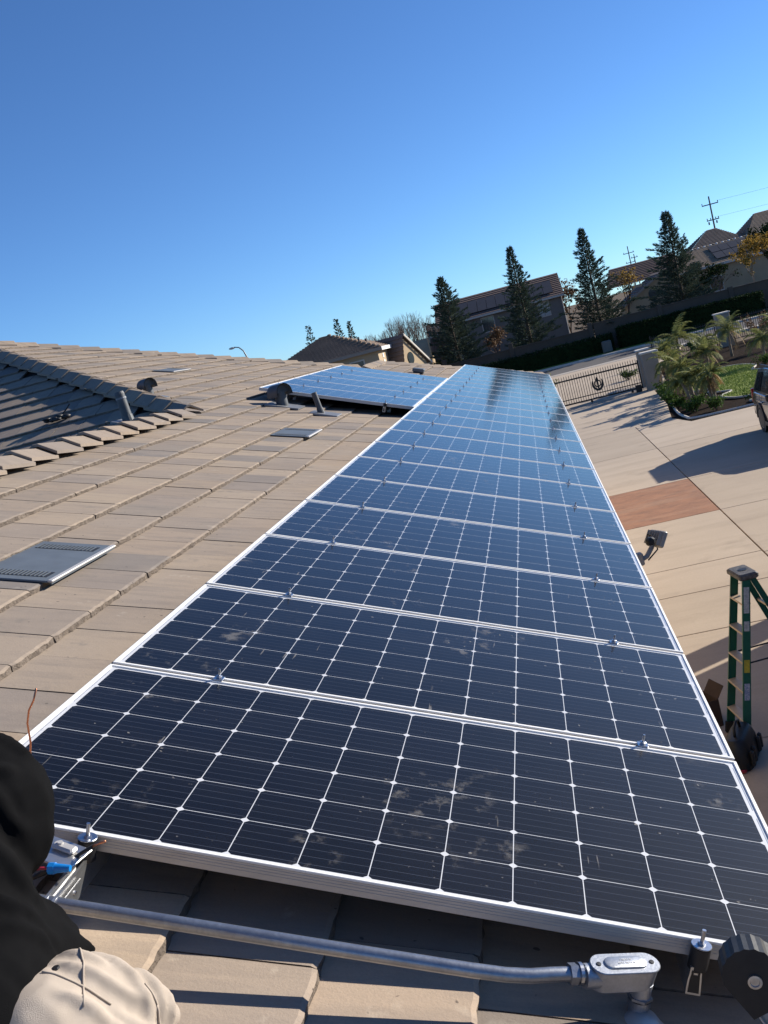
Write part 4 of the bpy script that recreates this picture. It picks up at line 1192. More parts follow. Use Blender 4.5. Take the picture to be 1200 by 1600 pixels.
def shrub(x, y, h, w_, label, seed, mat='shrub', n=420, group='low shrubs along the driveway bed'):
    rg = random.Random(seed); t = thing('shrub', label, 'shrub', (x, y, 0), group=group)
    st = MB(); c = MB()
    for i in range(14):
        a = rg.uniform(0, 6.28); r = w_ * rg.uniform(.2, 1); tip = Vector((r * math.cos(a), r * math.sin(a), h * rg.uniform(.55, 1)))
        st.tube([(0, 0, -.05), tip * .5 + Vector((0, 0, .05)), tip], [.012, .008, .003], 3, False)
        for k in range(n // 14):
            p = tip * rg.uniform(.45, 1.05) + rv(rg) * .09
            leaf(c, p, rv(rg) + Vector((0, 0, .5)), rg.uniform(.07, .13), .028, rg)
    st.build('stems', M['bark'], t); c.build('foliage', M[mat], t)
sp = [(6.75, 44.4, .45, .45, 'low shrub at the foot of the gate pillar'), (6.6, 42.6, .42, .4, 'low bright shrub second from the gate pillar along the bed'),
      (6.45, 41.0, .45, .42, 'low bright shrub third from the gate pillar along the bed'), (6.4, 39.4, .4, .4, 'low bright shrub fourth from the gate pillar along the bed'),
      (6.35, 37.6, .38, .4, 'low shrub fifth from the gate pillar along the bed'), (6.5, 35.4, .35, .4, 'low shrub in the driveway corner of the bed'),
      (7.2, 34.6, .4, .42, 'low shrub under the forked palm'), (8.6, 34.2, .4, .5, 'dark low shrub left of the parked car')]
sp += [(9.9, 34.1, .42, .55, 'dark low shrub half hidden by the parked car'), (7.0, 43.6, .5, .5, 'leafy shrub behind the gate pillar shrub'),
       (6.9, 36.6, .38, .4, 'leafy shrub between the slim palm and the driveway'), (11.3, 45.6, .5, .5, 'dark shrub in the mulch right of the lawn'), (12.3, 44.6, .5, .6, 'dark shrub in the mulch at the right edge')]
for i, (x, y, h, w_, lab) in enumerate(sp): shrub(x, y, h, w_, lab, 400 + i)
shrub(9.3, 61.5, .9, .9, 'green shrub at the foot of the far iron fence', 420, n=900, group='shrubs by the far fence')
shrub(10.9, 61.3, .8, .9, 'green shrub by the far iron fence next to the pillar', 421, n=900, group='shrubs by the far fence')
shrub(6.3, 55.5, .5, .7, 'small shrub outside the gate by the street side pillar', 422, n=600, group='shrubs by the far fence')
shrub(1.6, 52, 1.55, 1.0, 'yellow-green bush showing above the far end of the panels', 423, 'palm', 1400, 'shrubs by the far fence')
shrub(1.1, 45.6, 1.0, .5, 'dry pale grass clump at the left foot of the gate', 424, 'palm_dry', 500, 'shrubs by the far fence')
shrub(14.5, 60.5, 1.5, 1.0, 'reddish-green shrub right of the far fence pillar', 425, 'rust', 900, 'shrubs by the far fence')

# ------------------------------------------------------------------ walls and houses across the street
M['block'] = pm('brown_block_wall', (.115, .085, .062), (.09, .068, .05), 1.2, .95, bd=.006, fine=12)
wl = thing('block_wall', 'long brown block wall behind the hedge across the street', 'wall', (0, 90.6, 0))
MB().box(-30, 7.0, 0, .22, -.2, 2.15).build('wall_run', M['block'], wl); MB().box(7.3, 34, 0, .22, -.2, 2.5).build('wall_run', M['block'], wl)
MB().cbox(-30.05, 7.05, -.05, .27, 2.153, 2.25, .02).build('coping', M['block'], wl); MB().cbox(7.25, 34.05, -.05, .27, 2.503, 2.6, .02).build('coping', M['block'], wl)
for x in (-24, -18, -12, -6, 0, 7.0, 13, 19, 25, 31): MB().cbox(x - .2, x + .2, -.11, .33, -.2, 2.72, .03).build('pier', M['block'], wl)
def far_tile(name, c1, c2):
    m, t, b = new_mat(name)
    col = mixc(t, rng(t, noise(t, .8, 5, .7, None, 'Position'), .3, .7), c1, c2)
    lk(t, col, b.inputs['Base Color']); b.inputs['Roughness'].default_value = .9; b.inputs['Specular IOR Level'].default_value = .2
    return m
M['far_tile_red'] = far_tile('red_brown_far_tiles', (.19, .13, .105), (.145, .10, .085))
M['far_tile_tan'] = far_tile('tan_far_tiles', (.36, .27, .19), (.27, .20, .145))
M['far_tile_grey'] = far_tile('grey_brown_far_tiles', (.22, .17, .14), (.165, .13, .11))
M['stucco_grey'] = pm('grey_stucco', (.19, .175, .155), (.165, .15, .133), .8, .95)
M['stucco_tan'] = pm('tan_far_stucco', (.42, .32, .20), (.36, .27, .17), .8, .95)
M['trim'] = pm('pale_trim', (.55, .50, .43), (.48, .44, .38), 2, .8)
M['white_trim'] = pm('white_trim', (.78, .76, .72), None, 2, .7)
def window_glass():
    m, t, b = new_mat('window_glass')
    lk(t, mixc(t, noise(t, .6, 2, .5, None, 'Position'), (.03, .04, .045), (.06, .075, .08)), b.inputs['Base Color'])
    b.inputs['Roughness'].default_value = .06; b.inputs['Specular IOR Level'].default_value = .8
    return m
M['window'] = window_glass()
M['curtain'] = pm('pale_curtain', (.45, .47, .45), (.38, .4, .38), 3, .9)
M['far_panel'] = pm('dark_far_solar', (.055, .055, .065), (.045, .045, .052), 2, .6, spec=.2)
def courses(mb, a, b, c, d, n, t=.07):
    """stepped tile courses on a roof face: eave a-b, ridge d-c"""
    a, b, c, d = map(Vector, (a, b, c, d)); nr = (b - a).cross(d - a).normalized()
    if nr.z < 0: nr = -nr
    for k in range(n):
        f0, f1 = k / n, (k + 1) / n
        p0, p1, p2, p3 = a.lerp(d, f0), b.lerp(c, f0), b.lerp(c, f1), a.lerp(d, f1)
        mb.quad(p0 + nr * t, p1 + nr * t, p2, p3)
        mb.quad(p0, p1, p1 + nr * t, p0 + nr * t)
def roof_part(name, faces, mat, par, thick=.2, n=14):
    mb = MB()
    for f_ in faces:
        if len(f_) == 4: courses(mb, *f_, n)
        else: courses(mb, f_[0], f_[1], f_[2], f_[2], n)
    return mb.build(name, mat, par)
def window(par, x0, x1, z0, z1, y, trim='trim', curtain=False, mull=1):
    fr = MB()
    for (a, b, c, d) in ((x0 - .08, x1 + .08, z0 - .1, z0), (x0 - .08, x1 + .08, z1, z1 + .1), (x0 - .08, x0, z0, z1), (x1, x1 + .08, z0, z1)): fr.box(a, b, y - .06, y + .02, c, d)
    o = fr.build('window', M[trim], par)
    k = (x1 - x0) / (mull + 1)
    for i in range(mull + 1): MB().box(x0 + i * k + .02, x0 + (i + 1) * k - .02, y - .015, y + .01, z0 + .01, z1 - .01).build('pane', M['curtain' if curtain else 'window'], o)
# two-storey house behind the conifers
h2 = thing('two_storey_house', 'grey two-storey house with a long row of roof solar panels behind conifers', 'house', (0, 106, 0))
XA, XBb, D2, E2, R2 = -6.9, 5.85, 10.0, 6.0, 8.15
MB().box(XA, XBb, 0, D2, -.2, E2).poly([(XBb, 0, E2), (XBb, D2, E2), (XBb, D2 / 2, R2)]).poly([(XA, D2, E2), (XA, 0, E2), (XA, D2 / 2, R2)]).build('wall', M['stucco_grey'], h2)
ov = .45
rf = roof_part('roof', [((XA - .3, -ov, E2 - .12), (XBb + .25, -ov, E2 - .12), (XBb + .25, D2 / 2, R2 + .06), (XA - .3, D2 / 2, R2 + .06)), ((XBb + .25, D2 + ov, E2 - .12), (XA - .3, D2 + ov, E2 - .12), (XA - .3, D2 / 2, R2 + .06), (XBb + .25, D2 / 2, R2 + .06))], M['far_tile_red'], h2, n=12)
MB().box(XA - .3, XBb + .25, -ov - .1, -ov, E2 - .3, E2 - .1).build('gutter', M['trim'], h2)
rk = MB()
for s_ in (0, 1):
    y0, y1 = (-ov, D2 / 2) if s_ == 0 else (D2 + ov, D2 / 2)
    rk.quad((XBb + .27, y0, E2 - .32), (XBb + .27, y0, E2 - .08), (XBb + .27, y1, R2 + .1), (XBb + .27, y1, R2 - .14))
rk.build('rake_board', M['trim'], h2)
MB().tube([(XBb - .05, -.08, E2 - .3), (XBb - .05, -.08, 0)], .05, 6).build('downspout', M['trim'], h2)
sl = (R2 + .18 - E2) / (D2 / 2 + ov)
def roof_pt(x, f): return Vector((x, -ov + f * (D2 / 2 + ov), E2 - .12 + f * (R2 + .18 - E2) + .13))
for i in range(11):
    xa = -5.6 + i * .98
    if i == 7: continue
    p = MB().loft([[roof_pt(xa, .12), roof_pt(xa + .94, .12), roof_pt(xa + .94, .66), roof_pt(xa, .66)], [q + Vector((0, -.02, .05)) for q in (roof_pt(xa, .12), roof_pt(xa + .94, .12), roof_pt(xa + .94, .66), roof_pt(xa, .66))]])
    p.build('roof_solar_panel', M['far_panel'], h2)
window(h2, 3.35, 4.4, 4.2, 5.55, 0, curtain=True); window(h2, -2.5, -1.3, 4.1, 5.5, 0); window(h2, -5.3, -4.2, 4.2, 5.5, 0); window(h2, -5.2, -3.4, .8, 2.4, 0); window(h2, 1.2, 2.6, .9, 2.3, 0)
ch = MB().box(-8.3, -6.9, .6, 4, -.2, 6.3); ch.build('side_wing', M['far_tile_red'], h2)
window(h2, -8.0, -7.3, 5.0, 5.9, .6)
# hipped house beyond the roof, left
h1 = thing('hipped_house', 'house with brown hipped roof and sunlit tan side wall beyond the ridge', 'house', (0, 75, 0))
e1, p1 = 5.15, 7.1
cx0, cx1, cy0, cy1 = -18.6, -9.0, 0, 9.2
MB().box(cx0 + .4, cx1 - .4, .4, cy1 - .4, -.2, e1 - .1).build('wall', M['stucco_tan'], h1)
ra, rb_ = Vector((-14.0, 4.4, p1)), Vector((-13.6, 4.8, p1))
roof_part('roof', [((cx0, cy0, e1), (cx1, cy0, e1), rb_, ra), ((cx1, cy0, e1), (cx1, cy1, e1), rb_), ((cx0, cy1, e1), (cx0, cy0, e1), ra), ((cx1, cy1, e1), (cx0, cy1, e1), ra, rb_)], M['far_tile_grey'], h1, n=22)
MB().box(cx0, cx1 + .03, cy0 - .03, cy0 + .05, e1 - .2, e1 + .03).build('gutter', M['fascia'], h1)
MB().box(cx1 - .05, cx1 + .04, cy0, cy1, e1 - .22, e1 + .05).build('fascia', M['white_trim'], h1)
hc = MB(); hp = Vector((cx1, cy0, e1 + .08))
for k in range(12): hc.blob(hp.lerp(rb_ + Vector((0, 0, .06)), (k + .5) / 12), (.18, .18, .1), 8, 5)
hc.build('hip_tile', M['far_tile_tan'], h1)
for k in range(3): MB().cyl(hp.lerp(rb_, .3 + k * .14) + Vector((0, 1.3, -.15)), hp.lerp(rb_, .3 + k * .14) + Vector((0, 1.3, .3)), .09, n=8).build('vent_pipe', M['dark_pipe'], h1)
window(h1, -11.6, -10.6, 3.4, 4.5, .4); window(h1, -13.6, -12.6, 3.4, 4.5, .4)
wo = MB(); 
wo.box(cx1 - .42, cx1 - .36, 2.6, 3.2, 3.7, 4.2); wo.box(cx1 - .42, cx1 - .36, 2.6, 3.2, 4.35, 4.7); wo.build('side_window', M['white_trim'], h1)
# tan gable wing
gw = thing('gable_wing', 'small tan gable with arched window lit by the sun, beside the bare trees', 'house', (-8.1, 80.5, 0), (0, 0, R(-22)))
MB().box(-5, 0, -.4, 3.4, -.2, 3.3).poly([(0, -.4, 3.3), (0, 3.4, 3.3), (0, .2, 5.55)]).build('wall', M['stucco_tan'], gw)
roof_part('roof', [((-5, -.7, 3.2), (.2, -.7, 3.2), (.2, .2, 5.75), (-5, .2, 5.75)), ((.2, 3.9, 3.0), (-5, 3.9, 3.0), (-5, .2, 5.75), (.2, .2, 5.75))], M['far_tile_grey'], gw, n=8)
MB().loft([[(.22, 3.9, 2.85), (.22, .2, 5.6), (.22, .2, 5.8), (.22, 3.9, 3.05)], [(.3, 3.9, 2.85), (.3, .2, 5.6), (.3, .2, 5.8), (.3, 3.9, 3.05)]]).build('rake_board', M['trim'], gw)
MB().lathe([(.01, 0), (.5, 0), (.5, .05), (.01, .05)], 18, X=Matrix.Translation((.005, .9, 3.75)) @ Matrix.Rotation(R(90), 4, 'Y')).build('arched_window', M['window'], gw)
tag(MB().box(-9.2, -7.2, 92, 96, -.2, 3.3).poly([(-9.4, 91.8, 3.3), (-7.0, 91.8, 3.3), (-7.0, 94, 5.0), (-9.4, 94, 5.0)]).box(-7.1, -7.0, 91.8, 92.2, 3.2, 5.0).build('garden_shed', M['stucco_tan']), 'small pale stucco shed left of the leftmost conifer', 'shed')
# tan house on the right
h3 = thing('tan_house', 'tan house with broad tiled roofs and a pale solar array at the right', 'house', (0, 110, 0))
e3, r3 = 4.9, 7.0
MB().box(14.5, 36, 3, 14, -.2, e3).build('wall', M['stucco_tan'], h3)
roof_part('roof', [((17, 2.5, e3), (36.5, 2.5, e3), (34, 8.5, r3), (20.8, 8.5, r3)), ((17, 14.5, e3), (17, 2.5, e3), (20.8, 8.5, r3)), ((36.5, 14.5, e3), (17, 14.5, e3), (20.8, 8.5, r3), (34, 8.5, r3))], M['far_tile_tan'], h3, n=16)
MB().box(17, 36.5, 2.4, 2.5, e3 - .2, e3 + .05).build('gutter', M['trim'], h3)
for k in range(40): MB().blob((20.8 + k * .33, 8.5, r3 + .05), (.15, .14, .09), 6, 4).build('ridge_tile', M['white_trim' if k % 2 else 'far_tile_tan'], h3)
for i in range(7):
    for j in range(2):
        def q3(x, f): return Vector((x, 2.5 + 6 * f, e3 + (r3 - e3) * f + .16))
        xa = 22.6 + i * 1.0; f0 = .16 + j * .36
        a, b, c, d = q3(xa, f0), q3(xa + .96, f0), q3(xa + .96, f0 + .33), q3(xa, f0 + .33)
        MB().loft([[a, b, c, d], [v + Vector((0, -.02, .05)) for v in (a, b, c, d)]]).build('roof_solar_panel', M['far_panel'], h3)
# gable on its left
MB().box(12.3, 18.6, .2, 8, -.2, 3.3).poly([(12.0, .2, 3.3), (18.9, .2, 3.3), (16.4, .2, 5.4)]).build('gable_wall', M['stucco_tan'], h3)
roof_part('gable_roof', [((11.8, 9, 3.05), (11.8, -.2, 3.05), (16.4, -.2, 5.6), (16.4, 9, 5.6)), ((21, -.2, 3.25), (21, 9, 3.25), (16.4, 9, 5.6), (16.4, -.2, 5.6))], M['far_tile_grey'], h3, n=12)
MB().loft([[(11.8, -.22, 2.85), (16.4, -.22, 5.4), (16.4, -.22, 5.65), (11.8, -.22, 3.1)], [(11.8, -.3, 2.85), (16.4, -.3, 5.4), (16.4, -.3, 5.65), (11.8, -.3, 3.1)]]).build('rake_board', M['fascia'], h3)
roof_part('upper_roof', [((11.4, 10, 5.2), (20.5, 10, 5.2), (20, 14.5, 7.4), (12.5, 14.5, 7.4))], M['far_tile_red'], h3, n=12)
MB().lathe([(.01, 0), (.55, 0), (.55, .05), (.01, .05)], 18, X=Matrix.Translation((15.2, .19, 3.6)) @ Matrix.Rotation(R(90), 4, 'X')).build('round_window', M['window'], h3)
window(h3, 21.4, 22.6, 2.2, 3.6, 3.0)
# hipped roofs further back
h4 = thing('rear_house', 'brown hipped roofs rising behind the tan house below the utility pole', 'house', (0, 124, 0))
MB().box(22, 46, 2, 14, -.2, 6.4).build('wall', M['stucco_tan'], h4)
roof_part('roof', [((28, 0, 6.6), (48, 0, 6.6), (44, 7, 9.6), (31, 7, 9.6)), ((28, 14, 6.6), (28, 0, 6.6), (31, 7, 9.6)), ((48, 14, 6.6), (28, 14, 6.6), (31, 7, 9.6), (44, 7, 9.6))], M['far_tile_tan'], h4, n=20)
roof_part('side_roof', [((21.5, 1, 6.6), (29, 1, 6.6), (26.2, 6.5, 9.1), (25.2, 6.5, 9.1)), ((21.5, 12, 6.6), (21.5, 1, 6.6), (25.2, 6.5, 9.1)), ((29, 1, 6.6), (29, 12, 6.6), (26.2, 6.5, 9.1))], M['far_tile_grey'], h4, n=16)

# utility poles and wires
M['pole'] = pm('weathered_pole', (.15, .13, .12), (.11, .1, .09), 3, .9)
def pole(x, y, H, arms, label, wires=None):
    t = thing('utility_pole', label, 'utility pole', (x, y, 0), group='distant utility poles')
    MB().cyl((0, 0, -.3), (0, 0, H), .21, .13, 10).build('shaft', M['pole'], t)
    for z, hw, ins in arms:
        a = MB().box(-hw, hw, -.1, .1, z - .09, z + .09).build('cross_arm', M['pole'], t)
        for q in ins: MB().cyl((q, 0, z + .09), (q, 0, z + .42), .06, .09, 8).build('insulator', M['vent_metal'], a)
    return t
t = pole(39.1, 200, 17.2, ((15.75, 1.45, (-1.4, 1.4)), (12.95, 1.1, (-1, -.4, .5, 1))), 'tall utility pole with two cross arms above the right-hand roofs')
for x in (-.8, .6): MB().cyl((x, 0, 12.2), (x, 0, 12.7), .14, n=8).build('transformer', M['vent_metal'], t)
pole(34.0, 300, 16.1, ((14.2, 1.5, (-1.3, 1.3)), (11.6, 1.3, (-1.1, 1.1))), 'small distant utility pole between the two right-hand conifers')
pole(37.5, 320, 14.2, ((13.2, 1.0, (-.8, .8)),), 'faint far utility pole left of the rightmost conifer')
for i, (z, x, lab) in enumerate(((16.1, 40.4, 'upper wire running right from the tall utility pole'), (13.3, 40.0, 'lower wire running right from the tall utility pole'))):
    pts = [(x + 60 * k / 14, 200 - 20 * k / 14, z + 1.5 * k / 14 - 1.2 * math.sin(math.pi * k / 14)) for k in range(15)]
    tag(MB().tube(pts, .02, 4).build('power_line', M['pole']), lab, 'wire', 'power lines')
# street light over the ridge
t = thing('street_light', 'curved-arm street light peeking over the roof ridge', 'street light', (-15.1, 60, 0))
MB().tube([(0, 0, 0), (0, 0, 6.6), (-.1, 0, 6.95), (-.32, 0, 7.2), (-.6, 0, 7.28)], [.07, .05, .04, .035, .03], 8).build('pole', M['lead'], t, True)
MB().blob((-.75, 0, 7.25), (.2, .1, .07), 10, 6).build('lamp_head', M['alu_side'], t, True)

# ------------------------------------------------------------------ parked SUV
M['paint'] = pm('dark_bronze_paint', (.085, .072, .058), (.075, .063, .05), 2, .28, metal=.6, coat=1.)
M['tyre'] = pm('tyre_rubber', (.018, .018, .018), (.026, .025, .024), 20, .85, bd=.004)
M['rim'] = pm('alloy_rim', (.5, .5, .5), (.42, .42, .42), 10, .3, metal=.9)
M['carglass'] = pm('tinted_car_glass', (.012, .015, .018), (.016, .02, .024), 3, .05, spec=.8)
M['red_lens'] = pm('red_lamp_lens', (.35, .012, .012), None, 10, .15)
M['clear_lens'] = pm('clear_lamp_lens', (.5, .52, .54), None, 10, .1)
car = thing('parked_suv', 'dark bronze SUV parked on the driveway at the right edge', 'car', (8.16, 26.05, 0), (0, 0, 0))
# local: nose to -Y, +Y tail; half width .95
CW = .95
def sect(y, z0, z1, w0, w1, wt): return (y, z0, z1, w0, w1, wt)
secs = [(-2.45, .38, .82, .70, .78), (-2.38, .30, .95, .86, .86), (-2.0, .27, 1.03, .94, .92), (-1.2, .27, 1.09, .95, .93), (0, .27, 1.10, .95, .94), (1.2, .27, 1.12, .95, .94), (2.1, .27, 1.12, .95, .93), (2.4, .34, 1.08, .90, .90), (2.48, .42, 1.02, .84, .86)]
rings = []
for y, z0, z1, w0, w1 in secs:
    h = z1 - z0
    half = [(w0 * .84, z0), (w0 * .97, z0 + .07), (w0, z0 + h * .42), (w1 * 1.0, z0 + h * .72), (w1 * .975, z1 - .06), (w1 * .90, z1)]
    rings.append([(x, y, z) for x, z in half] + [(-x, y, z) for x, z in reversed(half)])
b = MB().loft(rings, True)
ob = b.build('body', M['paint'], car); smooth_angle(ob, 38)
cab = [(-1.15, 1.09, .88, 1.10, .86), (-.45, 1.09, .90, 1.66, .70), (.1, 1.09, .91, 1.76, .70), (1.2, 1.10, .91, 1.77, .69), (2.0, 1.10, .90, 1.70, .68), (2.38, 1.08, .86, 1.12, .84)]
rings = [[(w0, y, z0), (w1, y, z1 - .03), (w1 - .07, y, z1), (-w1 + .07, y, z1), (-w1, y, z1 - .03), (-w0, y, z0)] for y, z0, w0, z1, w1 in cab]
o = MB().loft(rings, True).build('cabin', M['paint'], car); smooth_angle(o, 35)
def cabp(y, f, s_, off=.012):
    for (ya, z0a, w0a, z1a, w1a), (yb, z0b, w0b, z1b, w1b) in zip(cab[:-1], cab[1:]):
        if ya <= y <= yb:
            k = (y - ya) / (yb - ya); z0 = z0a + (z0b - z0a) * k; z1 = z1a + (z1b - z1a) * k - .03; w0 = w0a + (w0b - w0a) * k; w1 = w1a + (w1b - w1a) * k
            return Vector((s_ * (w0 + (w1 - w0) * f + off), y, z0 + (z1 - z0) * f))
for s_ in (-1, 1):
    for (ya, yb) in ((-.62, .18), (.26, 1.12), (1.2, 1.98)):
        top = .86
        ya2 = ya + (.28 if ya < -.5 else 0); yb2 = yb - (.14 if yb > 1.9 else 0)
        MB().quad(cabp(ya, .08, s_), cabp(yb, .08, s_), cabp(yb2, top, s_), cabp(ya2, top, s_)).build('side_window', M['carglass'], car)
    MB().cbox(s_ * 1.07 - .1, s_ * 1.07 + .1, -.72, -.58, 1.07, 1.24, .03).build('wing_mirror', M['black_plastic'], car)
    MB().cbox(s_ * .74 - .12, s_ * .74 + .12, -2.44, -2.36, .76, .90, .02).build('headlight', M['clear_lens'], car)
    MB().cbox(s_ * .845 - .05, s_ * .845 + .05, 2.36, 2.50, .74, 1.14, .02).build('tail_light', M['red_lens'], car)
    MB().cbox(s_ * .62 - .02, s_ * .62 + .02, -.2, 1.9, 1.70, 1.81, .008).build('roof_rail', M['black_plastic'], car)
    MB().box(s_ * .95 - .02, s_ * .95 + .02, -1.0, 1.0, .25, .36).build('sill_trim', M['black_plastic'], car)
    for y in (-.62, .22, 1.15): MB().box(s_ * .952 - .004, s_ * .952 + .004, y, y + .012, .42, 1.06).build('door_gap', M['black_plastic'], car)
    for y in (-.02, .86): MB().cbox(s_ * .965 - .02, s_ * .965 + .02, y, y + .17, .86, .89, .006).build('door_handle', M['paint'], car)
    for y in (-1.52, 1.42):
        X = Matrix.Translation((s_ * .84, y, .375)) @ Matrix.Rotation(R(90) * s_, 4, 'Y')
        wh = MB().lathe([(.24, -.11), (.36, -.11), (.375, -.07), (.375, .07), (.36, .115), (.27, .12), (.24, .10)], 28, X=X)
        wo_ = wh.build('wheel', M['tyre'], car); smooth_angle(wo_, 40)
        rm = MB().lathe([(.02, .06), (.05, .105), (.055, .105), (.06, .07)], 14, X=X)
        rm.lathe([(.225, .02), (.225, .112), (.25, .118), (.25, .10)], 28, X=X)
        for k in range(10):
            rm.box(.05, .235, -.018, .018, .07, .10, X=X @ Matrix.Rotation(2 * math.pi * k / 10, 4, 'Z'))
        rm.build('rim', M['rim'], wo_)
        MB().lathe([(.02, .005), (.225, .005), (.225, .03), (.02, .03)], 20, X=X).build('brake_disc', M['dark_pipe'], wo_)
        ar = MB(); prof = []
        for k in range(15):
            a = math.pi * k / 14; prof.append((y + .45 * math.cos(a), .375 + .45 * math.sin(a)))
        for (pa, pb) in zip(prof[:-1], prof[1:]):
            ca, cb = Vector((0, pa[0], pa[1])), Vector((0, pb[0], pb[1])); c0 = Vector((0, y, .375))
            ia, ib = c0 + (ca - c0) * .885, c0 + (cb - c0) * .885
            xo, xi = s_ * .975, s_ * .90
            ar.quad((xo, *ca[1:]), (xo, *cb[1:]), (xo, *ib[1:]), (xo, *ia[1:])); ar.quad((xo, *ia[1:]), (xo, *ib[1:]), (xi, *ib[1:]), (xi, *ia[1:])); ar.quad((xo, *ca[1:]), (xi - s_ * .02, *ca[1:]), (xi - s_ * .02, *cb[1:]), (xo, *cb[1:]))
        ar.build('wheel_arch', M['black_plastic'], car)
        MB().lathe([(.01, 0), (.41, 0), (.41, .004), (.01, .004)], 24, X=Matrix.Translation((s_ * .953, y, .38)) @ Matrix.Rotation(R(90) * s_, 4, 'Y')).build('wheel_well', M['black_plastic'], car)
ws = [Vector((s_ * (w - .06), y - .02, z + .012)) for s_, w, y, z in ((-1, .88, -1.08, 1.13), (1, .88, -1.08, 1.13), (1, .71, -.48, 1.62), (-1, .71, -.48, 1.62))]
MB().quad(*ws).build('windscreen', M['carglass'], car)
MB().quad((-.72, 2.33, 1.22), (.72, 2.33, 1.22), (.6, 2.075, 1.62), (-.6, 2.075, 1.62)).build('rear_window', M['carglass'], car)
MB().cbox(-.55, .55, -2.47, -2.40, .55, .80, .02).build('grille', M['black_plastic'], car)
MB().cbox(-.88, .88, -2.52, -2.3, .30, .52, .05).build('bumper', M['black_plastic'], car); MB().cbox(-.88, .88, 2.38, 2.56, .36, .60, .05).build('bumper', M['black_plastic'], car)

# ------------------------------------------------------------------ stepladder and floor clutter by the house
M['fibre'] = pm('green_fibreglass', (.012, .135, .085), (.008, .095, .06), 9, .45, fine=60)
M['step_alu'] = pm('worn_aluminium_step', (.62, .49, .35), (.5, .39, .28), 14, .5, metal=.2)
M['sticker_y'] = pm('yellow_sticker', (.6, .5, .04), (.35, .3, .05), 60, .5)
M['sticker_w'] = pm('white_sticker', (.6, .62, .6), (.25, .28, .3), 60, .5)
M['sticker_b'] = pm('blue_white_sticker', (.06, .12, .35), (.6, .62, .65), 70, .5)
M['cap_top'] = pm('worn_ladder_top', (.035, .032, .03), (.16, .15, .14), 26, .6)
sl_ = thing('step_ladder', 'green fibreglass step ladder with aluminium steps standing on the shaded driveway', 'ladder', (2.67, 8.34, 0), (0, 0, R(9)))
HT = 1.70; lean = .36
def FR(z): return lean * z / HT                      # front frame leans towards +X
for s_ in (-1, 1):
    wb, wt = .245, .165
    p = lambda z: (FR(z), s_ * (wb + (wt - wb) * z / HT), z)
    r_ = MB(); a, b_ = Vector(p(0)), Vector(p(HT)); dz = (b_ - a).normalized()
    X = Matrix((Vector((1, 0, 0)) - dz * dz.x, Vector((0, 1, 0)), dz)).transposed().to_4x4(); X.translation = a
    L_ = (b_ - a).length
    r_.box(-.04, .04, -.003, .003, .0, L_, X=X)
    for x in (-.04, .036): r_.box(x, x + .004, (.003 if s_ < 0 else -.018), (.018 if s_ < 0 else -.003), .0, L_, X=X)
    rl = r_.build('front_rail', M['fibre'], sl_)
    MB().cbox(-.05, .05, -.025, .025, -.004, .12, .006, X=X).build('foot', M['black_plastic'], sl_)
    if s_ < 0:
        for (z, h, m_, x) in ((1.38, .26, 'sticker_w', .004), (1.2, .1, 'sticker_w', 0), (.78, .13, 'sticker_y', 0), (.5, .17, 'sticker_b', 0)):
            MB().box(-.028, .028, -.0042, -.0034, z, z + h, X=X).build('sticker', M[m_], rl)
    k = MB(); a2 = Vector((lean + .06, s_ * .15, HT - .02)); b2 = Vector((lean + .66, s_ * .23, 0))
    d2 = (b2 - a2).normalized(); sx = Vector((0, 1, 0)); sx = (sx - d2 * sx.dot(d2)).normalized(); sy = d2.cross(sx)
    X2 = Matrix((sy, sx, d2)).transposed().to_4x4(); X2.translation = a2
    k.box(-.028, .028, -.003, .003, 0, (b2 - a2).length, X=X2); k.box(-.028, -.024, -.018, .003, 0, (b2 - a2).length, X=X2); k.box(.024, .028, -.018, .003, 0, (b2 - a2).length, X=X2)
    k.build('rear_rail', M['fibre'], sl_)
for i in range(5):
    z = .29 * (i + 1); w_ = .245 + (.165 - .245) * z / HT
    MB().cbox(FR(z) - .045, FR(z) + .045, -w_ + .004, w_ - .004, z - .024, z, .004).build('step', M['step_alu'], sl_)
for z in (.45, .95, 1.35):
    f_ = (HT - .02 - z) / (HT - .02); x = lean + .06 + .6 * f_; w_ = .15 + .08 * f_
    MB().box(x - .012, x + .012, -w_, w_, z - .012, z + .012).build('rear_brace', M['step_alu'], sl_)
for s_ in (-1, 1): MB().tube([(FR(.85), s_ * .2, .85), (lean + .36, s_ * .2, .86)], .009, 6).build('spreader', M['black_metal'], sl_)
tp = MB().cbox(lean - .075, lean + .125, -.185, .185, HT - .03, HT + .035, .015)
tpo = tp.build('top_cap', M['cap_top'], sl_)
MB().lathe([(.02, 0), (.045, 0), (.045, .004), (.02, .004)], 16, (lean + .03, 0, HT + .0352)).build('top_recess', M['black_plastic'], tpo)
tb = thing('tool_bag', 'black tool bag with brown pocket on the ground under the step ladder', 'bag', (2.62, 7.86, 0), (0, 0, R(68)))
b = MB(); rings = []
for z, hx, hy in ((.0, .22, .125), (.04, .235, .14), (.2, .225, .13), (.28, .21, .10), (.31, .2, .07)):
    rings.append([(x, y, z) for x, y in stadium(hx - hy * .6, hy, 6)])
o = b.loft(rings, True).build('bag_body', M['black_plastic'], tb); smooth_angle(o, 50)
M['leather'] = pm('brown_leather', (.11, .055, .035), (.075, .04, .028), 12, .7)
MB().cbox(-.13, .07, .128, .165, .05, .17, .02).build('pocket', M['leather'], tb)
for x in (-.2, -.1, .12, .2): MB().cbox(x - .03, x + .03, -.165, -.125, .04, .2, .015).build('side_pocket', M['black_plastic'], tb)
MB().tube([(-.12, 0, .3), (-.1, 0, .38), (0, 0, .41), (.1, 0, .38), (.12, 0, .3)], .014, 8).build('handle', M['black_plastic'], tb, True)
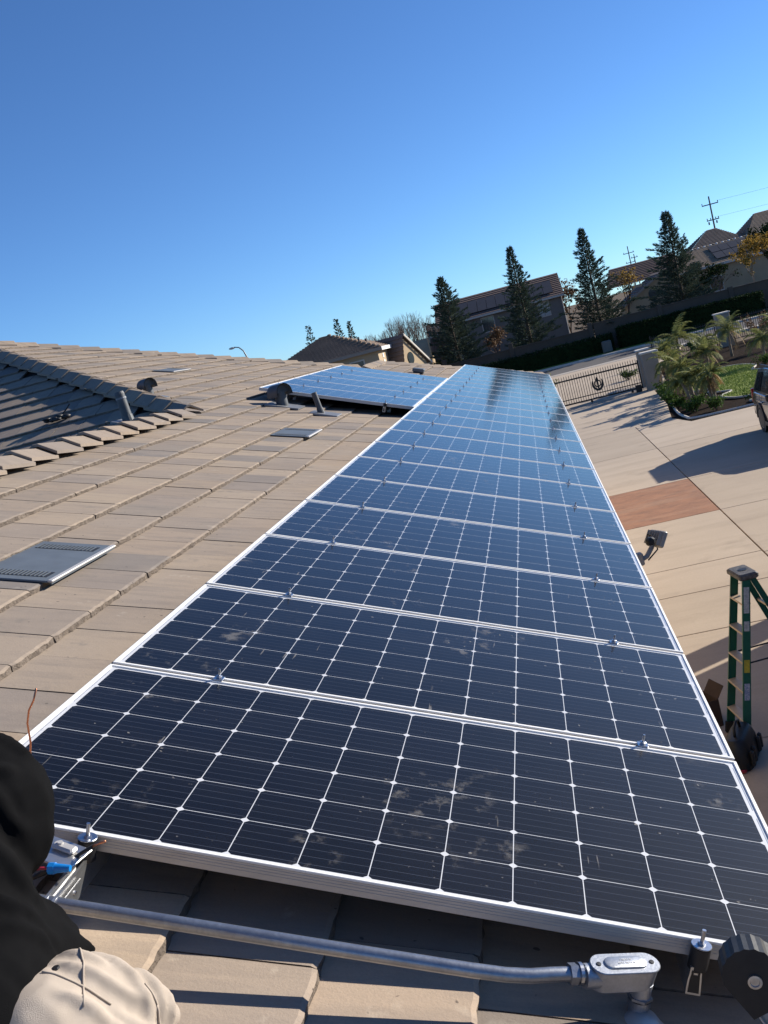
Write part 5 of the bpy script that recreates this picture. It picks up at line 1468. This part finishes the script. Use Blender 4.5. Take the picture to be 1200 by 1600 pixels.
cb = thing('cardboard_box', 'open dark brown cardboard box half hidden behind the panel edge', 'box', (2.36, 8.85, 0), (0, 0, R(20)))
M['card'] = pm('brown_cardboard', (.075, .045, .034), (.055, .034, .026), 5, .9)
c = MB()
for (x0, x1, y0, y1) in ((-.2, .2, -.16, -.154), (-.2, .2, .154, .16), (-.2, -.194, -.154, .154), (.194, .2, -.154, .154)): c.box(x0, x1, y0, y1, 0, .3)
c.box(-.19, .19, -.15, .15, 0.0, .006); c.build('carton', M['card'], cb)
MB().loft([[(.2, -.15, .3), (.2, .15, .3), (.29, .15, .42), (.29, -.15, .42)], [(.204, -.15, .298), (.204, .15, .298), (.294, .15, .418), (.294, -.15, .418)]]).build('flap', M['card'], cb)
tag(MB().cbox(2.53, 2.60, 7.57, 7.63, 0.001, .04, .012).build('red_connector', M['red_ins']), 'small red plastic bit on the ground near the tool bag', 'debris')

# floodlight on the fascia
fl = thing('flood_light', 'grey security floodlight on a bracket arm sticking out past the eave', 'flood light', (1.96, 5.86, 2.73), (0, 0, R(8)))
fl.scale = (1.2, 1.2, 1.2)
fx = Matrix.Translation((.15, .10, .06)) @ Matrix.Rotation(R(20), 4, 'Z') @ Matrix.Rotation(R(35), 4, 'Y')
M['flood'] = pm('grey_beige_housing', (.38, .355, .32), (.3, .28, .255), 20, .5)
MB().cbox(-.025, .02, -.03, .03, -.06, .02, .006).build('wall_plate', M['flood'], fl)
MB().tube([(0, 0, -.03), (.05, .02, -.02), (.10, .06, .02), (.12, .085, .05)], .016, 8).build('arm', M['flood'], fl, True)
h_ = MB().cbox(-.012, .02, -.085, .085, -.055, .055, .008, X=fx).build('lamp_housing', M['flood'], fl)
for k in range(6): MB().box(-.035, -.012, -.07 + k * .026, -.064 + k * .026, -.045, .045, X=fx).build('cooling_fin', M['flood'], h_)
MB().box(.0205, .022, -.075, .075, -.045, .045, X=fx).build('lens', M['clear_lens'], h_)
MB().cbox(.06, .12, -.02, .03, .05, .10, .012).build('sensor', M['black_plastic'], fl)
MB().tube([(.1, .1, .1), (.16, .15, .06), (.15, .13, -.02), (.06, .04, -.05)], .005, 6).build('cable', M['black_plastic'], fl, True)

# ------------------------------------------------------------------ garage wing right of the frame, whose shade falls over the drive
gr = thing('garage_wing', 'tan garage wing standing just past the right edge, shading the ladder', 'garage', (7.6, 0, 0))
MB().box(0, 9, -14, 13.62, -.2, 3.5).build('wall', M['stucco'], gr)
roof_part('roof', [((-.1, 13.65, 3.5), (-.1, -14, 3.5), (4.5, -14, 4.6), (4.5, 13.65, 4.6)), ((9.1, -14, 3.5), (9.1, 13.65, 3.5), (4.5, 13.65, 4.6), (4.5, -14, 4.6))], M['far_tile_tan'], gr, n=14)
MB().poly([(0, 13.61, 3.5), (9, 13.61, 3.5), (4.5, 13.61, 4.55)]).build('gable_wall', M['stucco'], gr)
pillar(7.6, 7.72, 13.785, 14.42, 3.45, 'added unseen stucco post past the right edge, leaving a slit of light')  # added unseen post, set off the wall so a slit of sun passes
